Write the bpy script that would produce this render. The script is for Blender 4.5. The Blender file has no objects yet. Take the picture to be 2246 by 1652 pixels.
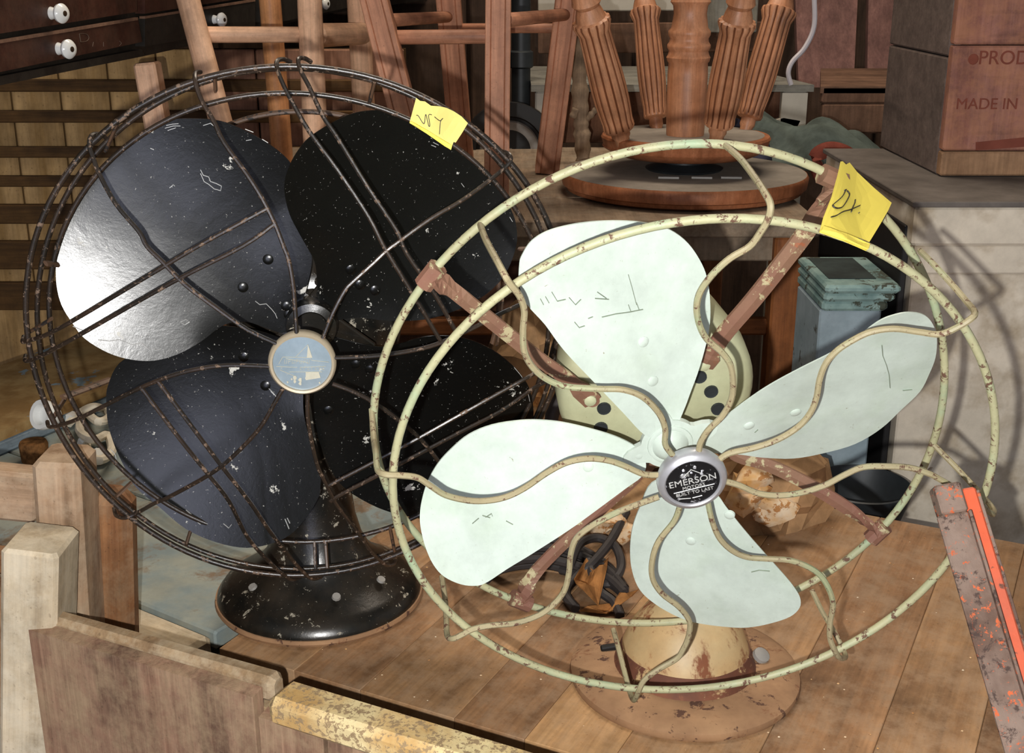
import bpy, bmesh, math, random
import numpy as np
from mathutils import Vector, Matrix
random.seed(7); rng = np.random.default_rng(7)
SC = bpy.context.scene
COL = SC.collection
# ------------------------------------------------------------------ camera
F = 2700.0; PITCH = math.radians(18.5); CAM = np.array([0, 0, 1.28])
RX = np.array([1.0, 0, 0]); DV = np.array([0, math.cos(PITCH), -math.sin(PITCH)]); UV = np.array([0, math.sin(PITCH), math.cos(PITCH)])
cd = bpy.data.cameras.new('camera'); cam = bpy.data.objects.new('camera', cd); COL.objects.link(cam)
cam.location = CAM; cam.rotation_euler = (math.pi/2 - PITCH, 0, 0)
cd.sensor_width = 36; cd.lens = 36*F/2246; cd.clip_start = .02
SC.camera = cam
# ------------------------------------------------------------------ world, lights, exposure
wd = bpy.data.worlds.new('dim_room'); SC.world = wd; wd.use_nodes = True
bg = wd.node_tree.nodes['Background']; bg.inputs[0].default_value = (1.0, .95, .9, 1); bg.inputs[1].default_value = .17
def lamp(name, kind, loc, energy, col, size=None, rot=None):
    l = bpy.data.lights.new(name, kind); l.energy = energy; l.color = col
    o = bpy.data.objects.new(name, l); COL.objects.link(o); o.location = loc
    if kind == 'POINT': l.shadow_soft_size = size
    if kind == 'AREA': l.shape = 'RECTANGLE'; l.size, l.size_y = size
    if rot: o.rotation_euler = rot
    return o
lamp('phone_torch', 'POINT', CAM + RX*-.03 + UV*-.028, 31, (1, .985, .96), .004)
lamp('overhead_fill', 'AREA', (.1, 1.9, 2.75), 24, (1, .86, .7), (1.6, .5), (math.radians(-8), 0, 0))  # added warm fill, unseen, lifting the back of the room
lamp('rear_fill', 'AREA', (-.55, -3.2, 1.05), 30, (.74, .78, 1), (1.5, 2.1), (math.pi/2, 0, math.radians(-6)))  # added cool fill behind the camera for background and blade sheen; no doorway there
SC.view_settings.view_transform = 'Standard'; SC.view_settings.look = 'None'
SC.view_settings.gamma = 1; SC.view_settings.use_curve_mapping = False; SC.view_settings.exposure = 0.40

# ------------------------------------------------------------------ geometry helpers
def V3(p): return np.array(p, float)
def ray(px, py): return DV + (px-1123)/F*RX + (826-py)/F*UV
def on_z(px, py, z): d = ray(px, py); return CAM + d*((z-CAM[2])/d[2])
def on_y(px, py, y): d = ray(px, py); return CAM + d*(y/d[1])
def on_pl(px, py, c, n): d = ray(px, py); return CAM + d*(np.dot(c-CAM, n)/np.dot(d, n))
def unit(v): v = V3(v); return v/np.linalg.norm(v)
class Frame:
    def __init__(s, c, az, el):
        s.c = V3(c); s.n = np.array([math.sin(az)*math.cos(el), -math.cos(az)*math.cos(el), math.sin(el)])
        s.u = unit(np.cross([0, 0, 1.], s.n)); s.v = np.cross(s.n, s.u)
    def at(s, a, b, w): return s.c + s.u*a + s.v*b + s.n*w
    def loc(s, X): d = X - s.c; return np.array([d@s.u, d@s.v, d@s.n])
    def hit(s, px, py, w): return on_pl(px, py, s.c + s.n*w, s.n)
    def rev(s, px, py, prof):                    # on a surface of revolution w(r)
        w = prof(0.05)
        for _ in range(25):
            X = s.hit(px, py, w); l = s.loc(X); w = .5*w + .5*prof(math.hypot(l[0], l[1]))
        return s.hit(px, py, w)
WO = {}
def origin(o): return WO.get(o.name, np.zeros(3)) if o else np.zeros(3)
def thing(name, label, cat, loc=(0, 0, 0), group=None):
    o = bpy.data.objects.new(name, None); COL.objects.link(o); o.location = loc; o.empty_display_size = .02
    tag(o, label, cat, group); WO[o.name] = V3(loc); return o
def tag(o, label=None, cat=None, group=None, kind=None):
    if label: o['label'] = label
    if cat: o['category'] = cat
    if group: o['group'] = group
    if kind: o['kind'] = kind
    return o
def link(name, verts, faces, m, parent=None, smooth=False, mats=None, fm=None):
    """one mesh object, world-space verts; its origin sits on its parent's origin (or its own centre)"""
    v = np.array(verts, float).reshape(-1, 3)
    org = origin(parent) if parent else v.mean(0)
    me = bpy.data.meshes.new(name); me.from_pydata((v-org).tolist(), [], [list(map(int, f)) for f in faces])
    me.materials.append(m)
    if mats:
        for x in mats: me.materials.append(x)
    if fm: me.polygons.foreach_set('material_index', fm)
    bm = bmesh.new(); bm.from_mesh(me); bmesh.ops.recalc_face_normals(bm, faces=bm.faces); bm.to_mesh(me); bm.free()
    if smooth: me.polygons.foreach_set('use_smooth', [True]*len(me.polygons)); me.set_sharp_from_angle(angle=math.radians(42))
    o = bpy.data.objects.new(name, me); COL.objects.link(o)
    if parent: o.parent = parent
    else: o.location = org
    WO[o.name] = org
    return o
def local(name, verts, faces, m, mat4, parent=None, smooth=False):
    """object with its own axes (grain runs along local Z)"""
    me = bpy.data.meshes.new(name); me.from_pydata([tuple(x) for x in verts], [], [list(map(int, f)) for f in faces]); me.materials.append(m)
    bm = bmesh.new(); bm.from_mesh(me); bmesh.ops.recalc_face_normals(bm, faces=bm.faces); bm.to_mesh(me); bm.free()
    if smooth: me.polygons.foreach_set('use_smooth', [True]*len(me.polygons)); me.set_sharp_from_angle(angle=math.radians(42))
    o = bpy.data.objects.new(name, me); COL.objects.link(o)
    M4 = mat4.copy()
    WO[o.name] = V3(M4.translation)
    if parent: o.parent = parent; M4.translation = Vector(V3(M4.translation) - origin(parent))
    o.matrix_local = M4 if parent else M4
    return o
def merge(*parts):
    vs, fs, n = [], [], 0
    for v, f in parts:
        vs.append(np.array(v, float).reshape(-1, 3)); fs += [[i+n for i in q] for q in f]; n += len(vs[-1])
    return np.concatenate(vs), fs
def axes(p0, p1, hint=(0, 0, 1)):
    z = unit(V3(p1)-V3(p0)); h = V3(hint)
    if abs(z@unit(h)) > .97: h = np.array([0, 1., 0]) if abs(z[1]) < .9 else np.array([1., 0, 0])
    x = unit(np.cross(h, z)); y = np.cross(z, x); return x, y, z
def m4(o, x, y, z):
    return Matrix(((x[0], y[0], z[0], o[0]), (x[1], y[1], z[1], o[1]), (x[2], y[2], z[2], o[2]), (0, 0, 0, 1)))
def catmull(P, n=6, closed=False):
    P = [V3(p) for p in P]; out = []; N = len(P)
    for i in range(N if closed else N-1):
        g = (lambda k: P[k % N]) if closed else (lambda k: P[min(max(k, 0), N-1)])
        a, b, c, d = g(i-1), g(i), g(i+1), g(i+2)
        for k in range(n):
            t = k/n; out.append(.5*((2*b) + (c-a)*t + (2*a-5*b+4*c-d)*t*t + (3*b-a-3*c+d)*t**3))
    if not closed: out.append(P[-1])
    return out
def tube(P, r, seg=8, closed=False, flat=None, fdir=None):
    P = [V3(p) for p in P]; N = len(P); R = r if hasattr(r, '__len__') else [r]*N
    vs, fs = [], []; prev = None
    for i in range(N):
        t = unit((P[(i+1) % N]-P[i-1]) if closed else (P[min(i+1, N-1)]-P[max(i-1, 0)]))
        if fdir is not None: a = fdir[i] if hasattr(fdir[0], '__len__') else fdir
        elif prev is None: a = [0, 0, 1.] if abs(t[2]) < .9 else [1., 0, 0]
        else: a = prev
        a = V3(a); a = unit(a - t*(a@t)); b = np.cross(t, a); prev = a
        for k in range(seg):
            q = 2*math.pi*k/seg + (math.pi/seg)
            ra, rb = (R[i], R[i]) if flat is None else (R[i], R[i]*flat)
            vs.append(P[i] + a*math.cos(q)*ra + b*math.sin(q)*rb)
    for i in range(N if closed else N-1):
        j = (i+1) % N
        for k in range(seg): fs.append([i*seg+k, i*seg+(k+1) % seg, j*seg+(k+1) % seg, j*seg+k])
    if not closed: fs += [list(range(seg))[::-1], [(N-1)*seg+k for k in range(seg)]]
    return vs, fs
def lathe_l(prof, seg=32, rmod=None, cap=True):
    vs, fs = [], []
    for z, r in prof:
        for k in range(seg):
            q = 2*math.pi*k/seg; rr = r*(rmod(q, z) if rmod else 1); vs.append((rr*math.cos(q), rr*math.sin(q), z))
    n = len(prof)
    for i in range(n-1):
        for k in range(seg): fs.append([i*seg+k, i*seg+(k+1) % seg, (i+1)*seg+(k+1) % seg, (i+1)*seg+k])
    if cap: fs += [list(range(seg))[::-1], [(n-1)*seg+k for k in range(seg)]]
    return vs, fs
def xf(vf, o, x, y, z):
    v, f = vf; v = np.array(v, float); return V3(o) + v[:, :1]*x + v[:, 1:2]*y + v[:, 2:3]*z, f
def lathe(prof, o, ax, seg=32, rmod=None):
    x, y, z = axes((0, 0, 0), ax); return xf(lathe_l(prof, seg, rmod), o, x, y, z)
def box_l(w, d, z0, z1, bev=.0, taper=1.0):
    """box about local Z with chamfered long edges"""
    def ring(z, s):
        a, b = w/2*s, d/2*s; e = min(bev, a*.9, b*.9)
        if e <= 0: return [(-a, -b, z), (a, -b, z), (a, b, z), (-a, b, z)]
        return [(-a+e, -b, z), (a-e, -b, z), (a, -b+e, z), (a, b-e, z), (a-e, b, z), (-a+e, b, z), (-a, b-e, z), (-a, -b+e, z)]
    def inset(z, s): return [(x*(1-bev/w*1.6), y*(1-bev/d*1.6), z) for x, y, _ in ring(z, s)]
    rs = [inset(z0, 1), ring(z0+bev, 1), ring(z1-bev, taper), inset(z1, taper)] if bev > 0 else [ring(z0, 1), ring(z1, taper)]
    k = len(rs[0]); vs = [p for r in rs for p in r]; fs = [list(range(k))[::-1], [(len(rs)-1)*k+i for i in range(k)]]
    for j in range(len(rs)-1):
        for i in range(k): fs.append([j*k+i, j*k+(i+1) % k, (j+1)*k+(i+1) % k, (j+1)*k+i])
    return vs, fs
def bar(name, p0, p1, w, d, m, parent=None, bev=.002, hint=(0, 0, 1), taper=1.0):
    """rectangular bar p0->p1; w across (perpendicular to hint), d along hint"""
    x, y, z = axes(p0, p1, hint); L = np.linalg.norm(V3(p1)-V3(p0))
    v, f = box_l(w, d, 0, L, bev, taper); return local(name, v, f, m, m4(p0, x, y, z), parent)
def rod(name, p0, p1, r0, r1, m, parent=None, seg=16, prof=None):
    x, y, z = axes(p0, p1); L = np.linalg.norm(V3(p1)-V3(p0))
    v, f = lathe_l(prof(L) if prof else [(0, r0*.8), (.003, r0), (L-.003, r1), (L, r1*.8)], seg)
    return local(name, v, f, m, m4(p0, x, y, z), parent, True)
def slab(name, quad, thick, m, parent=None, down=(0, 0, -1)):
    """solid from a planar polygon and a thickness vector"""
    q = [V3(p) for p in quad]; dn = V3(down)*thick; n = len(q)
    vs = q + [p+dn for p in q]; fs = [list(range(n)), list(range(2*n-1, n-1, -1))] + [[i, i+n, (i+1) % n+n, (i+1) % n] for i in range(n)]
    return link(name, vs, fs, m, parent)
def blob(c, r, seed, n=2, amp=.25, sq=(1, 1, 1)):
    bm = bmesh.new(); bmesh.ops.create_icosphere(bm, subdivisions=n, radius=1)
    g = np.random.default_rng(seed); K = g.normal(size=(5, 3))*2.2; ph = g.uniform(0, 6, 5)
    vs = []
    for v in bm.verts:
        p = V3(v.co); s = 1 + amp*sum(math.sin(K[i]@p+ph[i]) for i in range(5))/2.5; vs.append(V3(c)+p*s*r*V3(sq))
    fs = [[v.index for v in f.verts] for f in bm.faces]; bm.free(); return vs, fs
def sheet(outline, kern, surf, thick, back, rings=(1, .9, .72, .5, .25), ns=4, smoothpts=True):
    """a thin solid: closed pixel outline, star-shaped about kern, each point placed on the 3-D surface surf(px,py)"""
    P = [np.array([p[0], p[1], 0.]) for p in outline]
    if smoothpts: P = catmull(P, ns, True)
    k = np.array([kern[0], kern[1], 0.]); n = len(P); top = []
    for s in rings: top += [surf(*(k+(p-k)*s)[:2]) for p in P]
    top.append(surf(kern[0], kern[1])); m = len(top)
    bot = [p+V3(back)*thick for p in top]; vs = top+bot; fs = []
    for off, flip in ((0, False), (m, True)):
        for r in range(len(rings)-1):
            for i in range(n):
                q = [off+r*n+i, off+r*n+(i+1) % n, off+(r+1)*n+(i+1) % n, off+(r+1)*n+i]; fs.append(q[::-1] if flip else q)
        for i in range(n):
            q = [off+(len(rings)-1)*n+i, off+(len(rings)-1)*n+(i+1) % n, off+m-1]; fs.append(q[::-1] if flip else q)
    for i in range(n): fs.append([i, i+m, (i+1) % n+m, (i+1) % n])
    return vs, fs

# ------------------------------------------------------------------ materials
def lin(h):
    h = h.lstrip('#'); c = [int(h[i:i+2], 16)/255 for i in (0, 2, 4)]
    return tuple(x/12.92 if x <= .04045 else ((x+.055)/1.055)**2.4 for x in c) + (1,)
class NT:
    def __init__(s, name):
        s.m = bpy.data.materials.new(name); s.m.use_nodes = True; s.t = s.m.node_tree; s.b = s.t.nodes['Principled BSDF']
        s.tc = s.t.nodes.new('ShaderNodeTexCoord')
    def n(s, k, **a):
        o = s.t.nodes.new(k)
        for q, v in a.items(): setattr(o, q, v)
        return o
    def l(s, a, b): s.t.links.new(a, b)
    def coords(s, scale=(1, 1, 1), rot=(0, 0, 0), off=(0, 0, 0)):
        mp = s.n('ShaderNodeMapping'); mp.inputs['Scale'].default_value = scale; mp.inputs['Rotation'].default_value = rot; mp.inputs['Location'].default_value = off
        s.l(s.tc.outputs['Object'], mp.inputs[0]); return mp.outputs[0]
    def noise(s, vec, scale, detail=4, rough=.6, dist=0):
        o = s.n('ShaderNodeTexNoise'); o.inputs['Scale'].default_value = scale; o.inputs['Detail'].default_value = detail
        o.inputs['Roughness'].default_value = rough; o.inputs['Distortion'].default_value = dist
        if vec: s.l(vec, o.inputs['Vector'])
        return o.outputs['Fac']
    def ramp(s, fac, *stops, const=False):
        o = s.n('ShaderNodeValToRGB'); cr = o.color_ramp
        if const: cr.interpolation = 'CONSTANT'
        while len(cr.elements) < len(stops): cr.elements.new(.5)
        for e, (p, c) in zip(cr.elements, stops):
            e.position = p; e.color = c if hasattr(c, '__len__') else (c, c, c, 1)
        s.l(fac, o.inputs[0]); return o.outputs[0]
    def mix(s, fac, a, b, mode='MIX'):
        o = s.n('ShaderNodeMix', data_type='RGBA', blend_type=mode)
        for i, v in ((0, fac), (6, a), (7, b)):
            if hasattr(v, 'is_output'): s.l(v, o.inputs[i])
            else: o.inputs[i].default_value = v
        return o.outputs[2]
    def bump(s, h, strength=.3, dist=.001, prev=None):
        o = s.n('ShaderNodeBump'); o.inputs['Strength'].default_value = strength; o.inputs['Distance'].default_value = dist
        s.l(h, o.inputs['Height'])
        if prev: s.l(prev, o.inputs['Normal'])
        return o.outputs[0]
    def out(s, col, rough=.6, metal=0, nrm=None, spec=None):
        for k, v in (('Base Color', col), ('Roughness', rough), ('Metallic', metal), ('Normal', nrm)):
            if v is None: continue
            if hasattr(v, 'is_output'): s.l(v, s.b.inputs[k])
            else: s.b.inputs[k].default_value = v
        if spec is not None: s.b.inputs['Specular IOR Level'].default_value = spec
        return s.m
FALLOFF_GAIN = dict(pale_crate_board=1.75, pinkish_crate_board=1.6, dark_slat=1.2, bleached_stool_wood=1.25, varnished_stool_wood=1.2, reddish_stool_wood=1.6, grey_stick=1.4,  # background woods lightened to make up for torch falloff: light put into albedo
            grey_bench_board=1.3, grey_painted_top=1.6, brown_apron=1.4, mauve_board=1.6, shelf_board=1.6, stamped_red_crate_wood=1.25, crate_lower_board=1.3,
            grey_crate_side=1.25, dark_varnished_wood=1.15, barn_wall=1.4)
def wood(name, a, b, stain='#2a1a10', amt=.35, sc=1.0, rough=.75, dust=None, damt=.3, bump=.35, rot=(0, 0, 0), spec=.3, grain=(60, 60, 3.0)):
    k = FALLOFF_GAIN.get(name, 1.0); la, lb = (tuple(min(.9, x*k) for x in lin(q)[:3])+(1,) for q in (a, b))
    t = NT(name); v = t.coords(tuple(g*sc for g in grain), rot); g = t.noise(v, 1.0, 6, .65, .4)
    c = t.ramp(g, (.3, lb), (.68, la))
    v2 = t.coords((9*sc, 9*sc, 2.2*sc), rot, (3, 1, 7)); st = t.ramp(t.noise(v2, 1.6, 5, .7, .6), (.5, 0.0), (.72, amt)); c = t.mix(st, c, lin(stain))
    sp = t.ramp(t.noise(t.coords(), 420*sc, 2, .5), (.66, 0.0), (.74, .35)); c = t.mix(sp, c, lin(stain))
    bl = t.ramp(t.noise(t.coords(off=(4, 4, 2)), 17*sc, 6, .72), (.32, .62), (.66, 1.12)); c = t.mix(1.0, c, bl, 'MULTIPLY')
    fg = t.ramp(t.noise(t.coords((grain[0]*5*sc, grain[1]*5*sc, grain[2]*5*sc), rot), 1.0, 4, .7), (.3, .8), (.7, 1.1)); c = t.mix(1.0, c, fg, 'MULTIPLY')
    if dust: c = t.mix(t.ramp(t.noise(t.coords(), 26, 6, .75), (.42, 0.0), (.62, damt)), c, lin(dust))
    return t.out(c, rough, 0, t.bump(g, bump, .0012), spec)
def chipped(name, paint, chips, scale=60, thr=.6, rough=.4, crough=.7, paint2=None, p2=.5, rust=None, rthr=.62, bump=.3, spec=.5, metal=0, fine=0.35, wide=.03):
    t = NT(name); n1 = t.noise(t.coords(), scale, 7, .72, .3); k = t.ramp(n1, (thr, 0.0), (thr+wide, 1.0))
    pc = lin(paint)
    if paint2: pc = t.mix(t.ramp(t.noise(t.coords(off=(5, 2, 1)), 22, 4, .6), (p2-.1, 0.0), (p2+.12, 1.0)), pc, lin(paint2))
    c = t.mix(k, pc, lin(chips))
    if rust:
        c = t.mix(t.ramp(t.noise(t.coords(off=(1, 9, 4)), scale*.45, 8, .75, .4), (rthr, 0.0), (rthr+.06, .9)), c, lin(rust))
    bl = t.ramp(t.noise(t.coords(off=(4, 4, 2)), 20, 6, .75), (.3, .8), (.66, 1.06)); c = t.mix(1.0, c, bl, 'MULTIPLY')
    f = t.ramp(t.noise(t.coords(off=(2, 2, 8)), 500, 3, .6), (.68, 0.0), (.74, fine)); c = t.mix(f, c, lin(chips))
    r = t.ramp(k, (0, rough), (1, crough)); return t.out(c, r, metal, t.bump(n1, bump, .0006), spec)
def plain(name, col, rough=.5, metal=0, spec=.5, var=.12, scale=40, bump=.1):
    t = NT(name); g = t.noise(t.coords(), scale, 5, .65); c0 = lin(col); dk = tuple(x*(1-var*2.2) for x in c0[:3]) + (1,)
    c = t.ramp(g, (.35, dk), (.65, c0)); return t.out(c, rough, metal, t.bump(g, bump, .001), spec)
M = dict(
 groove=wood('oak_groove_dark', '#8a5434', '#6b3e24', '#3a200f', .4, 1, .7),  # darker oak tone for the groove faces of the reeded legs
 table=wood('maple_planks', '#ad8760', '#946e4a', '#46291a', .55, .9, .65, '#a78c70', .55, .25),
 table_b=wood('maple_planks_pale', '#c99f70', '#ae8356', '#5a3a20', .4, .9, .6, '#b09374', .4, .2),
 table_c=wood('maple_planks_brown', '#a57d58', '#8a6444', '#3e2616', .6, .9, .65, '#9f866c', .55, .25),
 old=wood('weathered_wood', '#c0a183', '#8f7052', '#3a2a1e', .75, .8, .85, '#b8a48a', .5, .5),
 oldpale=wood('weathered_pale_paint', '#d2c2a6', '#b9a586', '#6a5640', .6, .8, .85, '#cfc4ae', .5, .4),
 oldbrown=wood('brown_plank', '#9a6c46', '#6d4528', '#2c1a10', .6, .9, .8, '#a08a6e', .35, .4),
 oak=wood('rough_brown_panel', '#a5836a', '#82604c', '#2c1c15', 1.0, .8, .85, '#a89272', .5, .7, grain=(150, 150, 6)),
 oakedge=wood('panel_edge', '#b0946f', '#8d7052', '#3d2b1f', .5, .8, .9, '#b5a488', .75, .6, grain=(5, 70, 60)),
 yellow=chipped('old_yellow_paint', '#dcc896', '#98805e', 240, .515, .7, .9, '#c09a60', .5, bump=.8, wide=.03),
 greyblue=chipped('worn_grey_blue_paint', '#7f8b8a', '#7c6a56', 16, .53, .75, .85, '#95988c', .5, wide=.1, fine=.3),
 beam=chipped('peeling_ochre_paint', '#a88c5c', '#7f929c', 12, .60, .75, .8, '#8a6a3c', .5, bump=.5, wide=.02, fine=.3),
 beamblue=wood('blue_grey_board', '#8a98a0', '#6a7880', '#4d4c48', .5, 1, .8),
 slatdark=wood('dark_slat', '#5d4222', '#3f2c17', '#1c120a', .6, 1, .85),
 slatpale=wood('pale_crate_board', '#a3855a', '#7f6238', '#4a3418', .6, .5, .85),
 slatpink=wood('pinkish_crate_board', '#8b6650', '#6b4a38', '#2f1d15', .6, .6, .85),
 drawer=wood('dark_varnished_wood', '#46291f', '#301a14', '#140c0a', .5, .8, .45, '#5a4638', .25, .2, grain=(5, 60, 60)),
 drawerdark=wood('blackened_wood', '#2e2a24', '#221e1a', '#0c0a08', .5, .8, .5, grain=(5, 60, 60)),
 china=plain('white_china', '#e6e6e0', .15, 0, .6, .03),
 brass=plain('dull_brass', '#5a4a38', .4, .8),
 beech=wood('bleached_stool_wood', '#d9b08f', '#bd9272', '#7a5a48', .4, 1, .6),
 beechgloss=wood('varnished_stool_wood', '#d69a68', '#bf8050', '#7a4a2a', .4, 1, .3, spec=.5),
 mahog=wood('reddish_stool_wood', '#a5755a', '#885c46', '#4a2a1c', .4, 1, .55),
 oakstool=wood('orange_oak', '#d39a74', '#b67850', '#6a3c20', .5, 1, .45, spec=.4),
 oakdark=wood('oak_base', '#bb7a54', '#975a38', '#5a2f16', .5, 1, .45),
 dust=plain('dusty_seat', '#8d857a', .9, 0, .2, .08, 60),
 bark=wood('grey_stick', '#8a7660', '#6a5846', '#3a2e22', .5, 1, .9),
 iron=plain('dark_pipe', '#2c3134', .5, .2, .5, .15),
 bench=wood('grey_bench_board', '#8e7b66', '#6f5d4b', '#3e3024', .5, 1, .8, '#968a78', .4, grain=(3, 50, 50)),
 benchleg=wood('bench_leg', '#a8683a', '#8a5029', '#45230f', .5, 1, .6),
 greydish=plain('grey_metal', '#9a9792', .6, .3, .4, .12, 20),
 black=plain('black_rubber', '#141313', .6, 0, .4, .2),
 greytop=wood('grey_painted_top', '#77756c', '#5f5c55', '#3c352e', .5, 1, .8, grain=(3, 50, 50)),
 whitewood=plain('dirty_white_paint', '#bdb6a8', .7, 0, .3, .06, 30),
 brownpan=wood('brown_apron', '#74503a', '#583a2a', '#2b1a12', .5, 1, .8, grain=(3, 50, 50)),
 mauve=wood('mauve_board', '#6e5049', '#573d39', '#33221f', .5, .8, .85),
 shelf=wood('shelf_board', '#6d5241', '#523b2d', '#2c1e16', .5, .8, .85, grain=(3, 50, 50)),
 cable=plain('white_cable', '#c9c2c4', .5, 0, .4, .05),
 cloth=plain('green_grey_cloth', '#606a64', .95, 0, .1, .25, 14),
 clothblue=plain('blue_grey_cloth', '#3c3d4c', .95, 0, .1, .2, 18),
 strap=plain('rust_red_strap', '#8c4a3c', .9, 0, .1, .2, 30),
 crate=wood('stamped_red_crate_wood', '#96695a', '#784c40', '#33211d', .9, .9, .85, '#b07a55', .45, .3, grain=(3, 50, 60)),
 cratepale=wood('crate_lower_board', '#9c795a', '#7f6046', '#4a3430', .6, .9, .85, grain=(3, 50, 60)),
 crateside=wood('grey_crate_side', '#6a5c54', '#50443e', '#2c2420', .6, .7, .9, grain=(60, 3, 60)),
 stamp=plain('faded_stamp_ink', '#7d4638', .9, 0, .1, .1),
 cab=chipped('cream_cabinet_paint', '#cfc4b0', '#8a7660', 30, .7, .7, .85, '#a8987f', .55, fine=.15),
 cabtop=plain('dusty_cabinet_top', '#6f6862', .95, 0, .1, .15, 20),
 bluebox=chipped('blue_grey_box_paint', '#93a3aa', '#4f5450', 34, .6, .7, .85, '#83949a', .5, fine=.45),
 bluelid=chipped('blue_green_lid_paint', '#86a09a', '#3f4438', 40, .56, .7, .85, '#5d7a78', .5, fine=.4),
 tealdark=plain('dark_teal_lid', '#34403e', .8, 0, .3, .3, 12),
 rustbar=chipped('rusty_bar', '#5c463a', '#b85a34', 200, .57, .75, .85, '#7d6a5e', .5, rust='#3a2a24', rthr=.53, bump=.9, spec=.4),
 orange=chipped('worn_orange_paint', '#b4553a', '#5e3a2c', 60, .57, .55, .8, '#c4532f', .5, fine=.4),
 wallw=wood('barn_wall', '#4a382c', '#33261e', '#160f0a', .7, .6, .9),
 floorm=wood('barn_floor', '#5c4a3a', '#453628', '#1e160f', .7, .6, .9),
 paper=plain('brown_paper', '#b08a62', .85, 0, .2, .25, 18, .5),
 leaf=plain('dead_leaf', '#a5713f', .85, 0, .2, .25, 50, .5),
 shell=chipped('tan_white_crumb', '#dccbb0', '#ab7844', 50, .54, .7, .8, '#cf9d5c', .5),
 cord=plain('black_cord', '#383332', .6, 0, .4, .2),
 rope=plain('cream_cord', '#e2d8c2', .8, 0, .2, .1),
 chalk=plain('faint_chalk', '#7d6a5a', .9),
 cork=plain('brown_cork', '#7c5632', .95, 0, .1, .3, 120, .6),
)
M.update(
 fblack=chipped('gloss_black_enamel', '#0a0b0a', '#b9b7ae', 45, .655, .25, .6, None, .5, bump=.3, spec=.42, fine=.7, wide=.01),
 fblackbase=chipped('chipped_black_enamel', '#11110f', '#9b9484', 60, .595, .28, .7, '#2a241d', .52, rust='#4a3a2a', rthr=.62, bump=.4, spec=.6, fine=.7),
 wireblack=chipped('black_cage_wire', '#1f1a15', '#6e5846', 210, .57, .32, .75, '#33271e', .5, bump=.3, spec=.7, fine=.3),
 wirerust=chipped('rusty_cage_wire', '#4b3728', '#1b1613', 120, .55, .5, .7, '#5f4634', .5, bump=.3, fine=.2),
 badgerim=plain('ivory_badge_rim', '#b3a58c', .45, .2, .5, .06),
 badgeblue=chipped('silver_blue_badge', '#93a4ae', '#c9c9bb', 90, .66, .3, .5, '#aab9c2', .5, bump=.1, metal=.35, fine=.3),
 badgeline=plain('badge_line', '#c6c2ae', .5, .1),
 fwhite=chipped('pale_mint_enamel', '#bdc9be', '#857f66', 110, .67, .42, .7, '#b6c4b4', .6, rust='#b5a283', rthr=.70, bump=.06, spec=.45, fine=.38),
 fcream=chipped('cream_motor_enamel', '#a6a585', '#6a5a3c', 50, .72, .45, .7, '#aeb08e', .5, bump=.1, fine=.3),
 wirewhite=chipped('cream_green_cage_wire', '#978c6c', '#5d4030', 230, .56, .5, .8, '#8f9c78', .62, bump=.5, fine=.25, wide=.05),
 ringwhite=chipped('cream_green_cage_ring', '#a5a27e', '#5e4232', 170, .55, .5, .8, '#93a98a', .60, bump=.6, fine=.3, wide=.05),
 bracket=chipped('rusty_bracket', '#7a5a45', '#a89c78', 70, .56, .7, .6, '#775040', .5, rust='#94502f', rthr=.62, bump=.6, fine=.3),
 rustbase=chipped('rusted_base_plate', '#8c6a4c', '#54382a', 60, .57, .8, .9, '#a07c5a', .5, rust='#7c5236', rthr=.58, bump=.4, fine=.3),
 domecream=chipped('rust_stained_cream', '#bda67c', '#7a4628', 16, .51, .5, .75, '#b89a6e', .5, rust='#8a4c28', rthr=.6, bump=.4, fine=.3, wide=.06),
 rustband=chipped('rust_band', '#7c4a30', '#b89c70', 40, .58, .75, .6, '#5f3828', .5, rust='#8f5836', rthr=.55, bump=.4, fine=.2, wide=.05),
 chrome=plain('dull_chrome', '#bcbcc0', .38, .6, .5, .08, 60),
 badgeblack=chipped('worn_black_badge', '#141416', '#8c8c8e', 160, .58, .35, .4, None, .5, bump=.2, fine=.5, wide=.04),
 badgewhite=plain('badge_lettering', '#d4d4d0', .35, .3),
 scratch=plain('blade_scratch', '#7f8a78', .6),
 note=plain('yellow_sticky_paper', '#dfcf78', .75, 0, .2, .03, 12),
 noteb=plain('bright_yellow_sticky_paper', '#f2df62', .75, 0, .2, .03, 12),
 ink=plain('pen_ink', '#2a2620', .6),
)
# ================================================================== the setting
def structure(o): o['kind'] = 'structure'; return o
structure(slab('floor', [(-3, -1.6, 0), (3, -1.6, 0), (3, 3.6, 0), (-3, 3.6, 0)], .05, M['floorm']))
structure(slab('wall_back', [(-3, 3.1, 0), (3, 3.1, 0), (3, 3.1, 3), (-3, 3.1, 3)], .06, M['wallw'], down=(0, 1, 0)))
for i in range(15):
    x0 = -1.5+i*.2
    bar('plank', (x0+.095, 3.085, 0), (x0+.095, 3.085, 3), .19, .03, M['wallw'], bpy.data.objects['wall_back'], .004, (0, 1, 0))
structure(slab('wall_left', [(-2.2, 0, 0), (-2.2, 3.1, 0), (-2.2, 3.1, 3), (-2.2, 0, 3)], .06, M['wallw'], down=(-1, 0, 0)))
structure(slab('ceiling', [(-2.2, 1.0, 3), (3, 1.0, 3), (3, 3.1, 3), (-2.2, 3.1, 3)], .05, M['wallw'], down=(0, 0, 1)))

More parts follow.
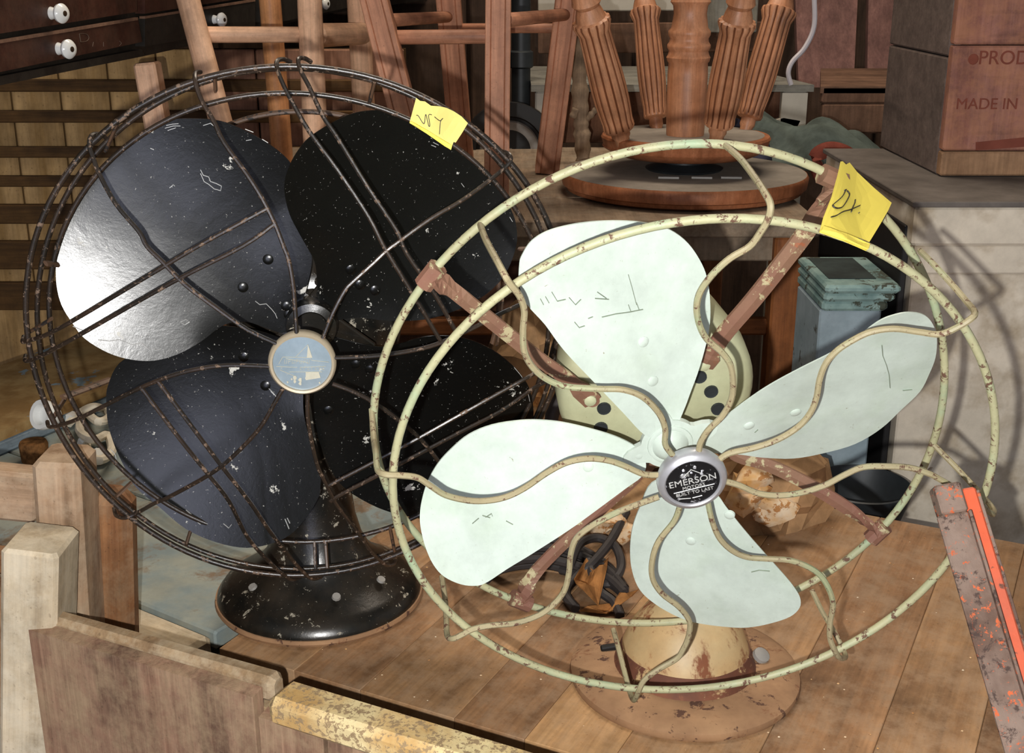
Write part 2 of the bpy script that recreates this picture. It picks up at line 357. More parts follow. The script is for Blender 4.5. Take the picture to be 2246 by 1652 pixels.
# ------------------------------------------------------------------ plank table
TZ = .75
A = on_z(480, 1422, TZ); dx = unit(on_z(1250, 1652, TZ)-A); dy = np.array([-dx[1], dx[0], 0])
A = A - dx*.0
W_T, D_T = 1.05, .50
tb = thing('plank_table', 'maple plank table top with dusty varnish carrying both old fans', 'table', A+dx*.5+dy*.25-np.array([0, 0, TZ]))
x = 0; i = 0; ws = [.075, .062, .083, .058, .066, .09, .072, .065, .08, .07]
while x < W_T:
    w = ws[i % 10]; m = M[['table', 'table_c', 'table', 'table_c', 'table_b', 'table', 'table_c', 'table', 'table_c', 'table'][i % 10]]
    p = A + dx*(x+w/2) - np.array([0, 0, .0125]); bar('plank', p, p+dy*D_T, w-.0003, .025, m, tb, .0006); x += w; i += 1
for a, b in ((.2, .05), (W_T-.1, .05), (.3, D_T-.05), (W_T-.1, D_T-.05)):
    p = A+dx*a+dy*b; bar('leg', (p[0], p[1], 0), (p[0], p[1], TZ-.026), .05, .05, M['table_c'], tb, .004, (0, 1, 0))
# ------------------------------------------------------------------ grey-blue trunk at left, under the black fan
BZ = .722
e0 = on_z(285, 1312, BZ); e1 = on_z(492, 1396, BZ); ed = unit(e1-e0); eb = np.array([-ed[1], ed[0], 0])
a0 = e1 - ed*.62; 
tr = thing('painted_chest', 'worn grey-blue painted chest lid behind the weathered chair posts', 'chest', a0+ed*.3+eb*.2-np.array([0, 0, BZ]))
P_ = lambda s, t, z: a0+ed*s+eb*t+np.array([0, 0, z-BZ])
Lt = .62-.012
for k, (t0, t1) in enumerate(((0, .16), (.162, .335))):
    p = P_(0, (t0+t1)/2, BZ-.009); bar('lid_board', p, p+ed*Lt, t1-t0, .018, M['greyblue'], tr, .002)
p = P_(0, -.022, BZ-.013); bar('lid_rim', p, p+ed*Lt, .04, .022, M['oldpale'], tr, .005)
bodyv = [P_(.01, -.03, BZ-.03), P_(Lt-.01, -.03, BZ-.03), P_(Lt-.01, .33, BZ-.03), P_(.01, .33, BZ-.03)]
slab('chest_body', bodyv, BZ-.03, M['greyblue'], tr)
# ochre beam with blue front edge lying on the trunk
q0, q1 = on_z(-60, 972, .7525), on_z(300, 822, .7525); qd = unit(q1-q0); qb = np.array([-qd[1], qd[0], 0])
if qb[1] < 0: qb = -qb
bm_ = thing('painted_board', 'board with peeling ochre paint and blue-grey edge behind the left of black fan', 'board', (q0+q1)/2+qb*.05-np.array([0, 0, .7525-BZ]))
q1 = q1 + qd*.16
slab('painted_face', [q0, q1, q1+qb*.2, q0+qb*.2], .012, M['beam'], bm_)
p = q0+np.array([0, 0, -.0215])+qb*.03; bar('blue_edge', p, p+qd*np.linalg.norm(q1-q0), .06, .018, M['beamblue'], bm_, .003)
slab('core', [q0+qb*.062+V3((0,0,-.0125)), q1+qb*.062+V3((0,0,-.0125)), q1+qb*.16+V3((0,0,-.0125)), q0+qb*.16+V3((0,0,-.0125))], .017, M['slatdark'], bm_)
# cork
c = on_z(78, 1012, BZ); o = link('cork_bung', *lathe([(0, .013), (.002, .0155), (.022, .0165), (.0255, .015), (.026, .010)], c, (0, 0, 1), 20), M['cork'], None, True)
tag(o, 'small brown cork bung in front of the blue board edge', 'cork')
# cream cord with white fittings
c = on_z(112, 944, .7535); cf = thing('corded_socket', 'cream cord loops with a round white lamp socket at left of black cage', 'cord', c)
link('socket', *lathe([(-.012, .008), (-.004, .016), (.010, .0185), (.014, .0175), (.0135, .0125), (.006, .010), (.005, .002)], c+V3((0, 0, .019)), (-.5, -.75, .35), 20), M['china'], cf, True)
pts = [(150, 930), (178, 905), (205, 893), (232, 900), (240, 915), (215, 925), (185, 905), (175, 945), (205, 965), (235, 955), (245, 990), (215, 1010), (190, 985), (200, 960)]
link('cord', *tube(catmull([on_z(a, b, BZ+.008+.007*(k % 3)) for k, (a, b) in enumerate(pts)], 6), .0055, 8), M['rope'], cf, True)
for a, b, s in ((213, 1000, 3), (195, 965, 5), (160, 912, 7)):
    link('tag', *blob(on_z(a, b, BZ+.012), .0125, s, 1, .3, (1, 1, .7)), M['china'], cf)

# ------------------------------------------------------------------ weathered chair frame at lower left
ch = thing('weathered_chair', 'weathered wooden chair frame with square posts in lower left corner', 'chair', (-.36, .78, 0))
def post(name, pts, y, d, m, z_to=None, hint=(0, 1, 0), bev=.004, rnd=0, dpt=None):
    (l0, yt), (r0, _), (l1, yb), (r1, _) = pts
    t = on_y((l0+r0)/2, yt, y); b = on_y((l1+r1)/2, yb, y); ax = unit(b-t); L = np.linalg.norm(b-t)
    if z_to is not None: L = (t[2]-z_to)/-ax[2]
    w = np.linalg.norm(on_y(l0, yt, y)-on_y(r0, yt, y))
    return bar(name, t+V3((0, d/2, 0)), t+ax*L+V3((0, d/2, 0)), w, d, m, ch, bev, hint)
post('post', ((66, 1018), (172, 1018), (88, 1330), (192, 1330)), .875, .045, M['old'], .0)
post('post', ((182, 1088), (282, 1088), (190, 1360), (290, 1360)), .915, .03, M['oldbrown'], .0, bev=.009)
post('front_leg', ((0, 1212), (126, 1205), (22, 1640), (92, 1640)), .815, .05, M['oldpale'], .0, bev=.003)
t0, t1 = on_y(-120, 1090, .88), on_y(68, 1108, .885); bar('rail', t0+V3((0, .02, 0)), t1+V3((0, .02, 0)), .043, .022, M['old'], ch, .003, (0, 1, 0))
t0, t1 = on_y(48, 1182, .89), on_y(86, 1184, .89); rod('peg', t0, t1, .010, .011, M['oldpale'], ch)
t0, t1 = on_y(-130, 1245, .90), on_y(90, 1260, .90); bar('rail', t0+V3((0, .02, 0)), t1+V3((0, .02, 0)), .018, .022, M['oldbrown'], ch, .003, (0, 1, 0))
t0, t1 = on_y(-40, 1400, .83), on_y(8, 1400, .83); bar('seat_rail', t0+V3((-.1,.03,-.03)), t1+V3((0,.03,-.03)), .12, .03, M['oldbrown'], ch, .003, (0, 1, 0))

# ------------------------------------------------------------------ brown panel box and yellow rail in front
PZ = .815
b0, b1 = on_z(126, 1327, PZ), on_z(626, 1470, PZ); f0, f1 = on_z(90, 1362, PZ), on_z(604, 1516, PZ)
pd = unit(b1-b0); pn = np.array([pd[1], -pd[0], 0])            # pn points to the camera
wd_ = abs((f0-b0)@pn)
px_ = thing('plank_crate', 'rough brown plank crate with dusty top edge in front of the black fan', 'crate', (b0+f1)/2-V3((0, 0, PZ)))
S = lambda s, t, z: b0+pd*s+pn*t+V3((0, 0, z-PZ))
L1 = (b1-b0)@pd
bar('top_edge', S(0, wd_*.36, PZ-.011), S(L1, wd_*.36, PZ-.009), wd_*.68, .02, M['oakedge'], px_, .004)
fx = [-.012, L1-.004, L1+.052, L1+.128, L1+.25, L1+.42]
for k in range(5):
    s0, s1 = fx[k], fx[k+1]-.0035
    hz = PZ-.006 if k == 0 else PZ-.0205
    v = [S(s0, wd_*.72, hz), S(s1, wd_*.72, hz), S(s1, wd_+.004, hz-.002), S(s0, wd_+.004, hz-.002)]
    o = slab('front_plank', v, .40, M['oak'], px_, (0.0, 0, -1))
slab('back_board', [S(0, .001, PZ-.022), S(L1+.4, .001, PZ-.022), S(L1+.4, wd_*.7, PZ-.022), S(0, wd_*.7, PZ-.022)], .38, M['oakedge'], px_)
y0, y1 = on_z(640, 1480, PZ+.004), on_z(1300, 1676, PZ+.004); yd = unit(y1-y0); yn = np.array([yd[1], -yd[0], 0])
y2 = on_z(640, 1512, PZ-.002)
wy = .030
bd = thing('yellow_rail', 'chipped yellow painted rail along the front edge of the plank table', 'rail', (y0+y1)/2-V3((0, 0, .03)))
vs, fs = box_l(wy, .020, 0, np.linalg.norm(y1-y0)+.1, .004)
x_, y_, z_ = axes(y0, y1); n = 40
bar('painted_rail', y0+yn*wy*.5-V3((0, 0, .012)), y1+yd*.1+yn*wy*.5-V3((0, 0, .012)), wy, .022, M['yellow'], bd, .005)
0 and bar('under_strip', y0+yn*(wy+.004)-V3((0, 0, .020)), y1+yd*.1+yn*(wy+.004)-V3((0, 0, .020)), .014, .018, M['oakedge'], bd, .003)

# ------------------------------------------------------------------ orange angle iron at the right
ai0 = on_y(2092, 1128, .64); ai1 = on_y(2246, 1652, .56); ad = unit(ai1-ai0); La = ai0[2]/-ad[2]
ir = thing('angle_iron', 'rusty orange angle-iron post leaning at the right edge before the table', 'post', ai0+ad*La)
xh = unit(np.cross(ad, [0, -1., .35])); 
if xh[0] < 0: xh = -xh
nh = unit(np.cross(xh, ad)); 
if nh[1] > 0: nh = -nh
def irq(name, s0, s1, a0, a1, t0, t1, m, bev=.0012):
    p = ai0+xh*(a0+a1)/2+nh*(t0+t1)/2; return bar(name, p+ad*s0, p+ad*s1, abs(a1-a0), abs(t1-t0), m, ir, bev, nh)
irq('web', 0, La-.02, -.0105, .0075, 0, .004, M['rustbar'])
irq('web_lip', 0, La-.02, .0070, .0088, .003, .0055, M['rustbar'], .0005)
irq('flange', -.014, La-.02, .0090, .0175, -.010, -.002, M['orange'])
irq('flange_edge', -.012, La-.02, .0176, .0195, -.012, -.003, M['rustbar'], .0005)
irq('end_block', -.018, -.0005, -.0065, .0088, -.012, .001, M['rustbar'])
# ================================================================== background
# ------------------------------------------------------------------ workbench behind the fans
WZ = .975
wb0 = on_z(1800, 484, WZ)
yb = wb0[1]
wb = thing('workbench', 'grey dusty bench behind the fans carrying the stools', 'bench', (.0, yb+.3, 0))
for k in range(4):
    p = V3((-.45, yb+.08+k*.165, WZ-.011)); bar('top_board', p, V3((wb0[0], p[1], p[2])), .163, .022, M['bench'], wb, .002)
bar('front_apron', V3((-.44, yb+.03, WZ-.04)), V3((wb0[0]-.03, yb+.03, WZ-.04)), .034, .018, M['bench'], wb, .002, (0, 1, 0))
lg = on_y(1728, 520, yb+.02)
for xx, yy in ((lg[0], yb+.025), (-.42, yb+.025), (lg[0], yb+.6), (-.42, yb+.6)):
    bar('leg', (xx, yy, 0), (xx, yy, WZ-.023), .037, .037, M['benchleg'], wb, .003, (0, 1, 0))
s_ = on_y(1640, 716, yb+.5); bar('stretcher', (-.4, yb+.4, s_[2]+.03), (lg[0], yb+.4, s_[2]+.03), .024, .018, M['benchleg'], wb, .003, (0, 1, 0))
s_ = on_y(1640, 717, yb+.025); bar('stretcher', (-.4, yb+.03, s_[2]), (lg[0]-.017, yb+.03, s_[2]), .022, .018, M['benchleg'], wb, .003, (0, 1, 0))
slab('back_panel', [(-.43, yb+.62, .1), (lg[0]+.02, yb+.62, .1), (lg[0]+.02, yb+.62, WZ-.025), (-.43, yb+.62, WZ-.025)], .012, M['brownpan'], wb, (0, 1, 0))
# ------------------------------------------------------------------ stools
def leg_px(name, t, b, y0, y1, wpx, m, parent, square=False, ext=None, groove=False, zto=None):
    p0, p1 = on_y(t[0], t[1], y0), on_y(b[0], b[1], y1); d = unit(p1-p0)
    if zto is not None: p1 = p0+d*((p0[2]-zto-.004)/-d[2])
    p0 = p0-d*(.14 if ext is None else ext)
    w = wpx*np.linalg.norm((p0+p1)/2-CAM)/F*.97
    if square:
        # square leg with two grooves along each face
        a = w/2; g = .0016; prof = []
        for (ux, uy) in ((1, 0), (0, 1), (-1, 0), (0, -1)):
            tx, ty = -uy, ux
            for s_, dp in ((-.94, 0), (-.62, 0), (-.56, g), (-.50, 0), (.50, 0), (.56, g), (.62, 0), (.94, 0)):
                prof.append((ux*(a-dp)+tx*a*s_, uy*(a-dp)+ty*a*s_))
        L = np.linalg.norm(p1-p0); n = len(prof)
        v = [(q[0], q[1], z) for z in (0, L) for q in prof]; f = [[i, (i+1) % n, n+(i+1) % n, n+i] for i in range(n)] + [list(range(n))[::-1], [n+i for i in range(n)]]
        x_, y_, z_ = axes(p0, p1, (0, 1, 0)); return local(name, v, f, m, m4(p0, x_, y_, z_), parent)
    return rod(name, p0, p1, w/2*.98, w/2, m, parent, 20)
def rung_px(a, b, y0, y1, wpx, m, parent):
    p0, p1 = on_y(*a, y0), on_y(*b, y1); r = wpx*np.linalg.norm(p0-CAM)/F/2; return rod('rung', p0, p1, r, r*.98, m, parent)
def seat_top(parent, pts, m, z):
    c = np.mean(pts, 0); c[2] = z; link('seat', *lathe([(0, .10), (.004, .112), (.02, .115), (.028, .105)], c, (0, 0, 1), 32), m, parent, True)
ls = thing('pale_stool', 'bleached pale wooden stool with round legs on the bench behind black fan', 'stool', (-.29, 1.75, WZ))
L_ = [leg_px('leg', (413, 0), (490, 290), 1.62, 1.585, 50, M['beech'], ls, zto=WZ), leg_px('leg', (592, 0), (620, 350), 1.90, 1.93, 47, M['beechgloss'], ls, zto=WZ),
      leg_px('leg', (679, 0), (691, 290), 1.66, 1.625, 54, M['beech'], ls, zto=WZ), leg_px('leg', (786, 0), (798, 240), 1.86, 1.89, 50, M['beech'], ls, zto=WZ)]
rung_px((440, 76), (672, 76), 1.62, 1.655, 33, M['beech'], ls); rung_px((690, 78), (795, 74), 1.67, 1.85, 50, M['beech'], ls)
seat_top(ls, [on_y(590, -160, 1.78)], M['beech'], 1.285+.12)
ms = thing('reddish_stool', 'reddish brown stool with square grooved legs on bench beside the pale stool', 'stool', (-.03, 1.75, WZ))
leg_px('leg', (822, 0), (886, 250), 1.58, 1.55, 58, M['mahog'], ms, True, zto=WZ); leg_px('leg', (984, 0), (1006, 260), 1.93, 1.97, 52, M['mahog'], ms, True, zto=WZ)
leg_px('leg', (1093, 0), (1090, 330), 1.56, 1.53, 55, M['mahog'], ms, True, zto=WZ); leg_px('leg', (1246, 0), (1203, 345), 1.86, 1.90, 54, M['mahog'], ms, True, zto=WZ)
rung_px((846, 82), (1082, 80), 1.585, 1.56, 30, M['mahog'], ms); rung_px((850, 45), (985, 37), 1.60, 1.93, 28, M['mahog'], ms)
rung_px((1112, 44), (1243, 32), 1.58, 1.86, 30, M['mahog'], ms); rung_px((1005, 62), (1228, 62), 1.93, 1.87, 20, M['mahog'], ms)
seat_top(ms, [on_y(1030, -160, 1.74)], M['mahog'], 1.285+.12)
# stick
def curvy(name, px, y, rp, m, parent=None):
    P = catmull([on_y(a, b, y) for a, b in px], 6); r = [rp*np.linalg.norm(P[0]-CAM)/F*(1+.12*math.sin(i*1.7)+.08*math.sin(i*.6)) for i in range(len(P))]
    return link(name, *tube(P, r, 12), m, parent, True)
st = thing('bare_stick', 'bare grey branch standing upright between the reddish stool and reeded stool', 'branch', on_y(1279, 352, 2.0))
curvy('stem', [(1266, 60), (1268, 130), (1272, 200), (1274, 260), (1277, 300), (1279, 352)], 2.0, 17, M['bark'], st)
curvy('twig_stub', [(1285, 262), (1300, 248), (1310, 236)], 2.0, 7, M['bark'], st); curvy('twig_stub', [(1264, 238), (1256, 258)], 1.99, 8, M['bark'], st)
# ------------------------------------------------------------------ upturned stool with reeded legs
us_c = on_z(1498, 418, WZ+.0)
us = thing('upturned_stool', 'upturned orange oak stool with reeded legs, resting on its round seat', 'stool', us_c)
sc_ = np.linalg.norm(us_c-CAM)/F
R1 = 262*sc_
sz = V3((us_c[0], us_c[1], WZ))
link('seat', *lathe([(0, R1*.90), (.004, R1*.955), (.009, R1*.965), (.011, R1*.99), (.024, R1), (.028, R1*.985)], sz, (0, 0, 1), 64), M['oakdark'], us, True)
link('seat_underside', *lathe([(.0281, R1*.982), (.0296, R1*.95), (.030, R1*.5)], sz, (0, 0, 1), 64), M['dust'], us, True)
link('swivel_plate', *lathe([(.030, .052), (.033, .055), (.040, .03), (.050, .03)], sz, (0, 0, 1), 24), M['iron'], us, True)
for a in (-.045, .0, .04):
    bar('plate_tab', sz+V3((a, -.075, .0315)), sz+V3((a+.028, -.078, .0315)), .012, .003, M['greydish'], us, .0005)
R2 = 181*sc_*.985
link('leg_block', *lathe([(.052, R2*.80), (.056, R2*.88), (.062, R2*.97), (.064, R2*.985), (.066, R2*.97), (.076, R2), (.079, R2*.985), (.080, R2*.93)], sz, (0, 0, 1), 64), M['oakdark'], us, True)
link('block_dust', *lathe([(.0801, R2*.925), (.0808, R2*.5), (.0809, .01)], sz, (0, 0, 1), 64), M['dust'], us, True)
TOPZ = WZ+.081
def reeded(t, b, y0, y1, w0, w1, name='leg'):
    p1, p0 = on_y(*b, y1), on_y(*t, y0); ax = unit(p0-p1); L = np.linalg.norm(p0-p1)+.10; s = np.linalg.norm(p1-CAM)/F
    a, c = w1/2*s, w0/2*s; e = .022
    prof = [(-.012, a*.45), (e*.3, a*.5), (e*.5, a*.62), (e*.9, a*.6), (e, a*.98), (e+.003, a*1.06), (e+.012, a*1.02)]
    top = L-.115
    for k in range(1, 9):
        q = k/9; prof.append((e+.012+(top-e-.012)*q, a*1.02*(1-q)+c*q+ (math.sin(math.pi*q)**2)*-.0012+.0028*math.sin(q*math.pi*1.5)))
    prof += [(top-.004, c*1.06), (top, c*1.02), (top+.002, c*.82), (top+.010, c*.74), (top+.018, c*.62), (top+.024, c*.8), (top+.03, c*.74), (top+.04, c*.7), (L, c*.66)]
    reed = lambda q, z: 1 - (.10*(1-abs(math.cos(q*7))**.8) if e+.002 < z < top+.001 else 0)
    x_, y_, z_ = axes(p1, p1+ax); v, f = lathe_l(prof, 112, reed); o = local(name, v, f, M['oakstool'], m4(p1, x_, y_, z_), us, True)
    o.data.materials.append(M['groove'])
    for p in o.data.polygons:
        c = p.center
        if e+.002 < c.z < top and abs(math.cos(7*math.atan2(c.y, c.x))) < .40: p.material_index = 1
    return o
yc = us_c[1]
reeded((1290, 20), (1366, 312), yc-.12, yc-.055, 76, 66); reeded((1413, 0), (1441, 290), yc+.13, yc+.06, 64, 48)
reeded((1622, 22), (1571, 306), yc-.12, yc-.06, 74, 62); reeded((1716, 0), (1634, 290), yc+.10, yc+.05, 72, 52)
pb = on_y(1502, 306, yc-.02); pt = on_y(1503, -40, yc-.02); sp = np.linalg.norm(pb-CAM)/F
H = lambda y: on_y(1502, y, yc-.02)[2]-pb[2]
pr = [(-.006, 36), (.0, 38), (.008, 40), (H(240), 42), (H(160), 42), (H(138), 41), (H(134), 44), (H(126), 46), (H(120), 43), (H(112), 41), (H(104), 45), (H(98), 45), (H(92), 41), (H(84), 40), (H(76), 44), (H(68), 44), (H(60), 38), (H(30), 34), (H(12), 36), (H(4), 42), (H(-6), 38), (H(-40), 36), (H(-140), 36)]
v, f = lathe_l([(z, r*sp) for z, r in pr], 40); local('centre_post', v, f, M['oakstool'], m4(pb, RX, np.array([0, 1., 0]), np.array([0, 0, 1.])), us, True)

# ------------------------------------------------------------------ drawer chest, top left
k1 = on_y(137, 103, 1.50); ang = math.radians(78)
dn = np.array([math.sin(ang), -math.cos(ang), 0])
DP = lambda px, py, out=0: on_pl(px, py, k1+dn*out, dn)
dc = thing('drawer_chest', 'dark brown chest of small drawers with white china knobs at upper left', 'chest', (k1[0]-.15, k1[1]+.2, 0))
def panel(name, q, th, out, m, par): return slab(name, [DP(a, b, out) for a, b in q], th, m, par, -dn)
def grow(q): return q
panel('carcass_face', [(-150, -120), (980, -200), (980, -6), (720, 30), (540, 73), (312, 124), (0, 186), (-150, 216)], .30, -.006, M['drawerdark'], dc)
def drawer(q, knob, ks, m):
    d = panel('drawer', q, .014, .008, m, dc)
    kp = DP(*knob, .008); prof = [(0, .0085), (.004, .0075), (.009, .006), (.012, .0085), (.0155, .0125), (.019, .0130), (.0225, .0105), (.0245, .006)]
    kn = link('knob', *lathe([(z*ks, r*ks) for z, r in prof], kp, dn+np.array([0, -.25, 0]), 24), M['china'], d, True)
    link('screw', *lathe([(.0246*ks, .0038*ks), (.0252*ks, .003*ks)], kp, dn+np.array([0, -.25, 0]), 12), M['brass'], d, True)
drawer([(-140, 118), (303, 42), (312, 92), (-140, 188)], (128, 107), .86, M['drawer'])
d0 = bpy.data.objects['drawer']
for st_ in ([(174, 74), (177, 92)], [(174, 74), (188, 74), (195, 82), (190, 90), (177, 92)], [(205, 92), (203, 102)], [(227, 92), (227, 102)], [(262, 90), (266, 95), (262, 100)]): link('chalk_mark', *tube(catmull([DP(a, b, .0083) for a, b in st_], 4), .0004, 5, flat=.4, fdir=dn), M['chalk'], d0)
drawer([(-140, -10), (300, -72), (301, 26), (-140, 96)], (112, 29), .86, M['drawer'])
drawer([(318, 40), (560, 2), (560, 60), (318, 102)], (469, 43), .80, M['drawerdark'])
drawer([(318, -70), (560, -100), (560, -8), (318, 30)], (440, -20), .80, M['drawer'])
drawer([(570, 0), (900, -60), (900, -12), (570, 58)], (700, 8), .80, M['drawerdark'])
for q in ([(-140, 112), (303, 38), (303, 44), (-140, 119)], [(318, 36), (560, -2), (560, 3), (318, 41)]): panel('dusty_bead', q, .008, .0095, M['shelf'], dc)
panel('bottom_rail', [(-150, 196), (312, 108), (318, 122), (-150, 218)], .02, .004, M['drawerdark'], dc)
pl0, pl1 = on_y(290, 122, 1.66), on_y(322, 300, 1.66)
bar('leg', pl0+V3((.004, .05, -.012)), pl0+(pl1-pl0)*((pl0[2])/(pl0[2]-pl1[2]))+V3((.004, .05, 0)), .030, .034, M['beech'], dc, .003, (0, 1, 0))
for lx, ly in ((900, .02), (900, .24)):
    q = DP(lx, 150, -.05-ly)
    bar('leg', (q[0], q[1], 0), (q[0], q[1], pl0[2]+.03), .032, .032, M['drawerdark'], dc, .003, (0, 1, 0))
# ------------------------------------------------------------------ slatted crate behind, left
cy = 2.21
cr = thing('slatted_crate', 'tall slatted crate of pale boards under the drawer chest at left', 'crate', (-.55, cy+.1, 0))
xa, xb = on_y(-60, 400, cy)[0], on_y(890, 250, cy)[0]; zt = 1.14
nb = 9; wB = (xb-xa)/nb
for k in range(nb):
    m = M['slatpale'] if k < 5 else M['slatpink']
    bar('board', (xa+wB*(k+.5), cy+.01, .02), (xa+wB*(k+.5), cy+.01, zt), wB-.003, .016, m, cr, .002, (0, 1, 0))
slab('back_sheet', [(xa, cy+.03, .02), (xb, cy+.03, .02), (xb, cy+.03, zt), (xa, cy+.03, zt)], .01, M['slatdark'], cr, (0, 1, 0))
for yy, hh in ((188, 24), (256, 24), (334, 22), (398, 22), (470, 40), (560, 60), (650, 60)):
    z = on_y(150, yy, cy-.01)[2]; sl = bar('slat', (xa, cy-.006, z), (xb, cy-.006, z), hh*2.35/F, .014, M['slatdark'], cr, .002, (0, 1, 0))
    for q in range(10): link('nail', *lathe([(0, .004), (.0015, .003)], (xa+.05+q*.07, cy-.013, z+.003*math.sin(q*7)), (0, -1, 0), 8), M['iron'], sl)
# ------------------------------------------------------------------ pipe, dish, white table, boards
pi = thing('dark_pipe', 'dark upright iron pipe behind the reddish stool', 'pipe', on_y(1145, 300, 2.3)*V3((1, 1, 0)))
p = on_y(1143, 100, 2.3); rod('tube', (p[0], p[1], 0), (p[0], p[1], 1.5), 20*2.3/F, 20*2.3/F, M['iron'], pi)
z_ = on_y(1143, 125, 2.3)[2]; rod('coupling', (p[0], p[1], z_-.02), (p[0], p[1], z_+.012), 26*2.3/F, 26*2.3/F, M['iron'], pi)
dcn = on_y(1118, 332, 2.165); di = thing('round_dish', 'round grey metal disc with broad dark rim standing behind reddish stool', 'dish', dcn)
fr = unit(V3((.05, -1, .12)))
rod('stand', (dcn[0], dcn[1]+.008, 0), (dcn[0], dcn[1]+.008, dcn[2]-.05), .012, .012, M['iron'], di)
link('rim', *lathe([(0, .080), (.006, .085), (.012, .083), (.012, .060), (.004, .058)], dcn, fr, 40), M['black'], di, True)
link('face', *lathe([(.001, .057), (.006, .05), (.003, .03), (.004, .006)], dcn, fr, 40), M['greydish'], di, True)
wy_ = 2.22; wz = on_y(1700, 186, wy_)[2]
wt = thing('white_table', 'small grey-topped table with white corner legs behind the reeded stool', 'table', on_y(1500, 186, wy_)*V3((1, 1, 0))+V3((0, .2, 0)))
xl, xr = on_y(1165, 186, wy_)[0], on_y(1786, 186, wy_)[0]
slab('top', [(xl, wy_, wz), (xr, wy_, wz), (xr-.06, wy_+.42, wz), (xl, wy_+.42, wz)], .012, M['greytop'], wt)
a_ = on_y(1640, 200, wy_+.03); bar('apron', (xl+.03, wy_+.035, wz-.06), (xr-.03, wy_+.035, wz-.06), .09, .016, M['brownpan'], wt, .001, (0, 1, 0))
for xx in (xr-.03, xl+.03):
    bar('leg', (xx, wy_+.03, 0), (xx, wy_+.03, wz-.013), .045, .045, M['whitewood'], wt, .003, (0, 1, 0))
slab('corner_bracket', [(xr-.055, wy_+.0, wz-.014), (xr-.01, wy_+.0, wz-.014), (xr-.01, wy_, wz-.12), (xr-.055, wy_, wz-.12)], .018, M['whitewood'], wt, (0, 1, 0))
zz = on_y(1700, 290, wy_)[2]; slab('foot_scroll', [(xr-.095, wy_, zz+.012), (xr-.05, wy_, zz+.025), (xr-.02, wy_, zz+.02), (xr-.03, wy_, zz-.004), (xr-.075, wy_, zz-.006)], .02, M['whitewood'], wt, (0, 1, 0))
def flat_board(name, q, y, th, m, label=None, cat=None, lean=0):
    o = slab(name, [on_y(a, b, y+lean*k) for k, (a, b) in zip((1, 1, 0, 0), q)], th, m, None, (0, 1, 0))
    if label: tag(o, label, cat)
    return o
flat_board('leaning_board', [(1742, -60), (1884, -60), (1872, 192), (1752, 192)], 2.62, .02, M['mauve'], 'wide mauve-brown board leaning upright behind the white table', 'board', .12)
flat_board('leaning_board', [(1906, -60), (1962, -60), (1958, 180), (1902, 180)], 2.66, .02, M['mauve'], 'narrow mauve-brown board standing beside the dark gap and crate', 'board', .1)
sb = thing('shelf_box', 'long brown wooden box on the floor boards behind the green cloth', 'box', on_y(1850, 290, 2.3))
for ya, ybm, m in ((190, 225, M['shelf']), (228, 290, M['shelf'])):
    p0, p1 = on_y(1800, (ya+ybm)/2, 2.32), on_y(2000, (ya+ybm)/2, 2.32); bar('board', p0, p1, (ybm-ya)*2.35/F, .02, m, sb, .003, (0, 1, 0))
slab('lid', [on_y(1800, 190, 2.31), on_y(2000, 190, 2.31), on_y(2000, 150, 2.62), on_y(1800, 150, 2.62)], .012, M['shelf'], sb)
bb = thing('beam_box', 'dark wooden box with grey lid above the white table', 'box', on_y(1600, 60, 2.62)); 
p0, p1 = on_y(1180, 8, 2.6), on_y(1480, 6, 2.6); bar('pale_rail', p0, p1, .03, .02, M['whitewood'], bb, .002, (0, 1, 0))
p0, p1 = on_y(1545, 30, 2.64), on_y(1660, 30, 2.64); bar('grey_panel', p0, p1, .075, .02, M['greytop'], bb, .002, (0, 1, 0))
p0, p1 = on_y(1180, 85, 2.66), on_y(1670, 80, 2.66); bar('front_board', p0, p1, .06, .02, M['shelf'], bb, .002, (0, 1, 0))
cb = link('white_cable', *tube(catmull([on_y(a, b, 2.14) for a, b in ((1783, -60), (1786, 0), (1785, 60), (1765, 105), (1738, 135), (1729, 160), (1735, 186))], 6), .0042, 8), M['cable'], None, True)
tag(cb, 'white cable hanging down onto the grey table corner', 'cable')
# cloth heap
def heap(name, px, y, depth, hz, seed, m, label, cat):
    xs = [on_y(a, 300, y)[0] for a in px]; x0, x1 = xs; n, k = 40, 18; vs = []; g = np.random.default_rng(seed); ph = g.uniform(0, 6, 8)
    for j in range(k+1):
        for i in range(n+1):
            s, t = i/n, j/k; r = (1-abs(2*s-1)**3)*(1-abs(2*t-1)**2.2)
            w = .55+.25*math.sin(5*s+ph[0]+2*t)+.18*math.sin(11*s+ph[1]-5*t)+.10*math.sin(17*s+9*t+ph[2])
            vs.append((x0+(x1-x0)*s+.012*math.sin(9*t+ph[3]), y+depth*t+.012*math.sin(13*s), WZ+.002+hz*r**.6*w))
    fs = [[j*(n+1)+i, j*(n+1)+i+1, (j+1)*(n+1)+i+1, (j+1)*(n+1)+i] for j in range(k) for i in range(n)]
    b = len(vs); vs += [(v[0], v[1], WZ+.0005) for v in vs]; fs += [[b+q for q in f[::-1]] for f in fs]
    for lst in ([j for j in range(n+1)], [k*(n+1)+j for j in range(n+1)][::-1], [j*(n+1) for j in range(k+1)][::-1], [j*(n+1)+n for j in range(k+1)]):
        fs += [[a, a+b, c+b, c] for a, c in zip(lst, lst[1:])]
    return tag(link(name, vs, fs, m, None, True), label, cat)
heap('cloth_heap', (1640, 2010), 1.93, .27, .085, 4, M['cloth'], 'crumpled green-grey cloth heap between upturned stool and red crate', 'cloth')
heap('cloth_heap', (1610, 1700), 1.86, .12, .08, 9, M['clothblue'], 'blue-grey cloth bunched behind the upturned stool', 'cloth')
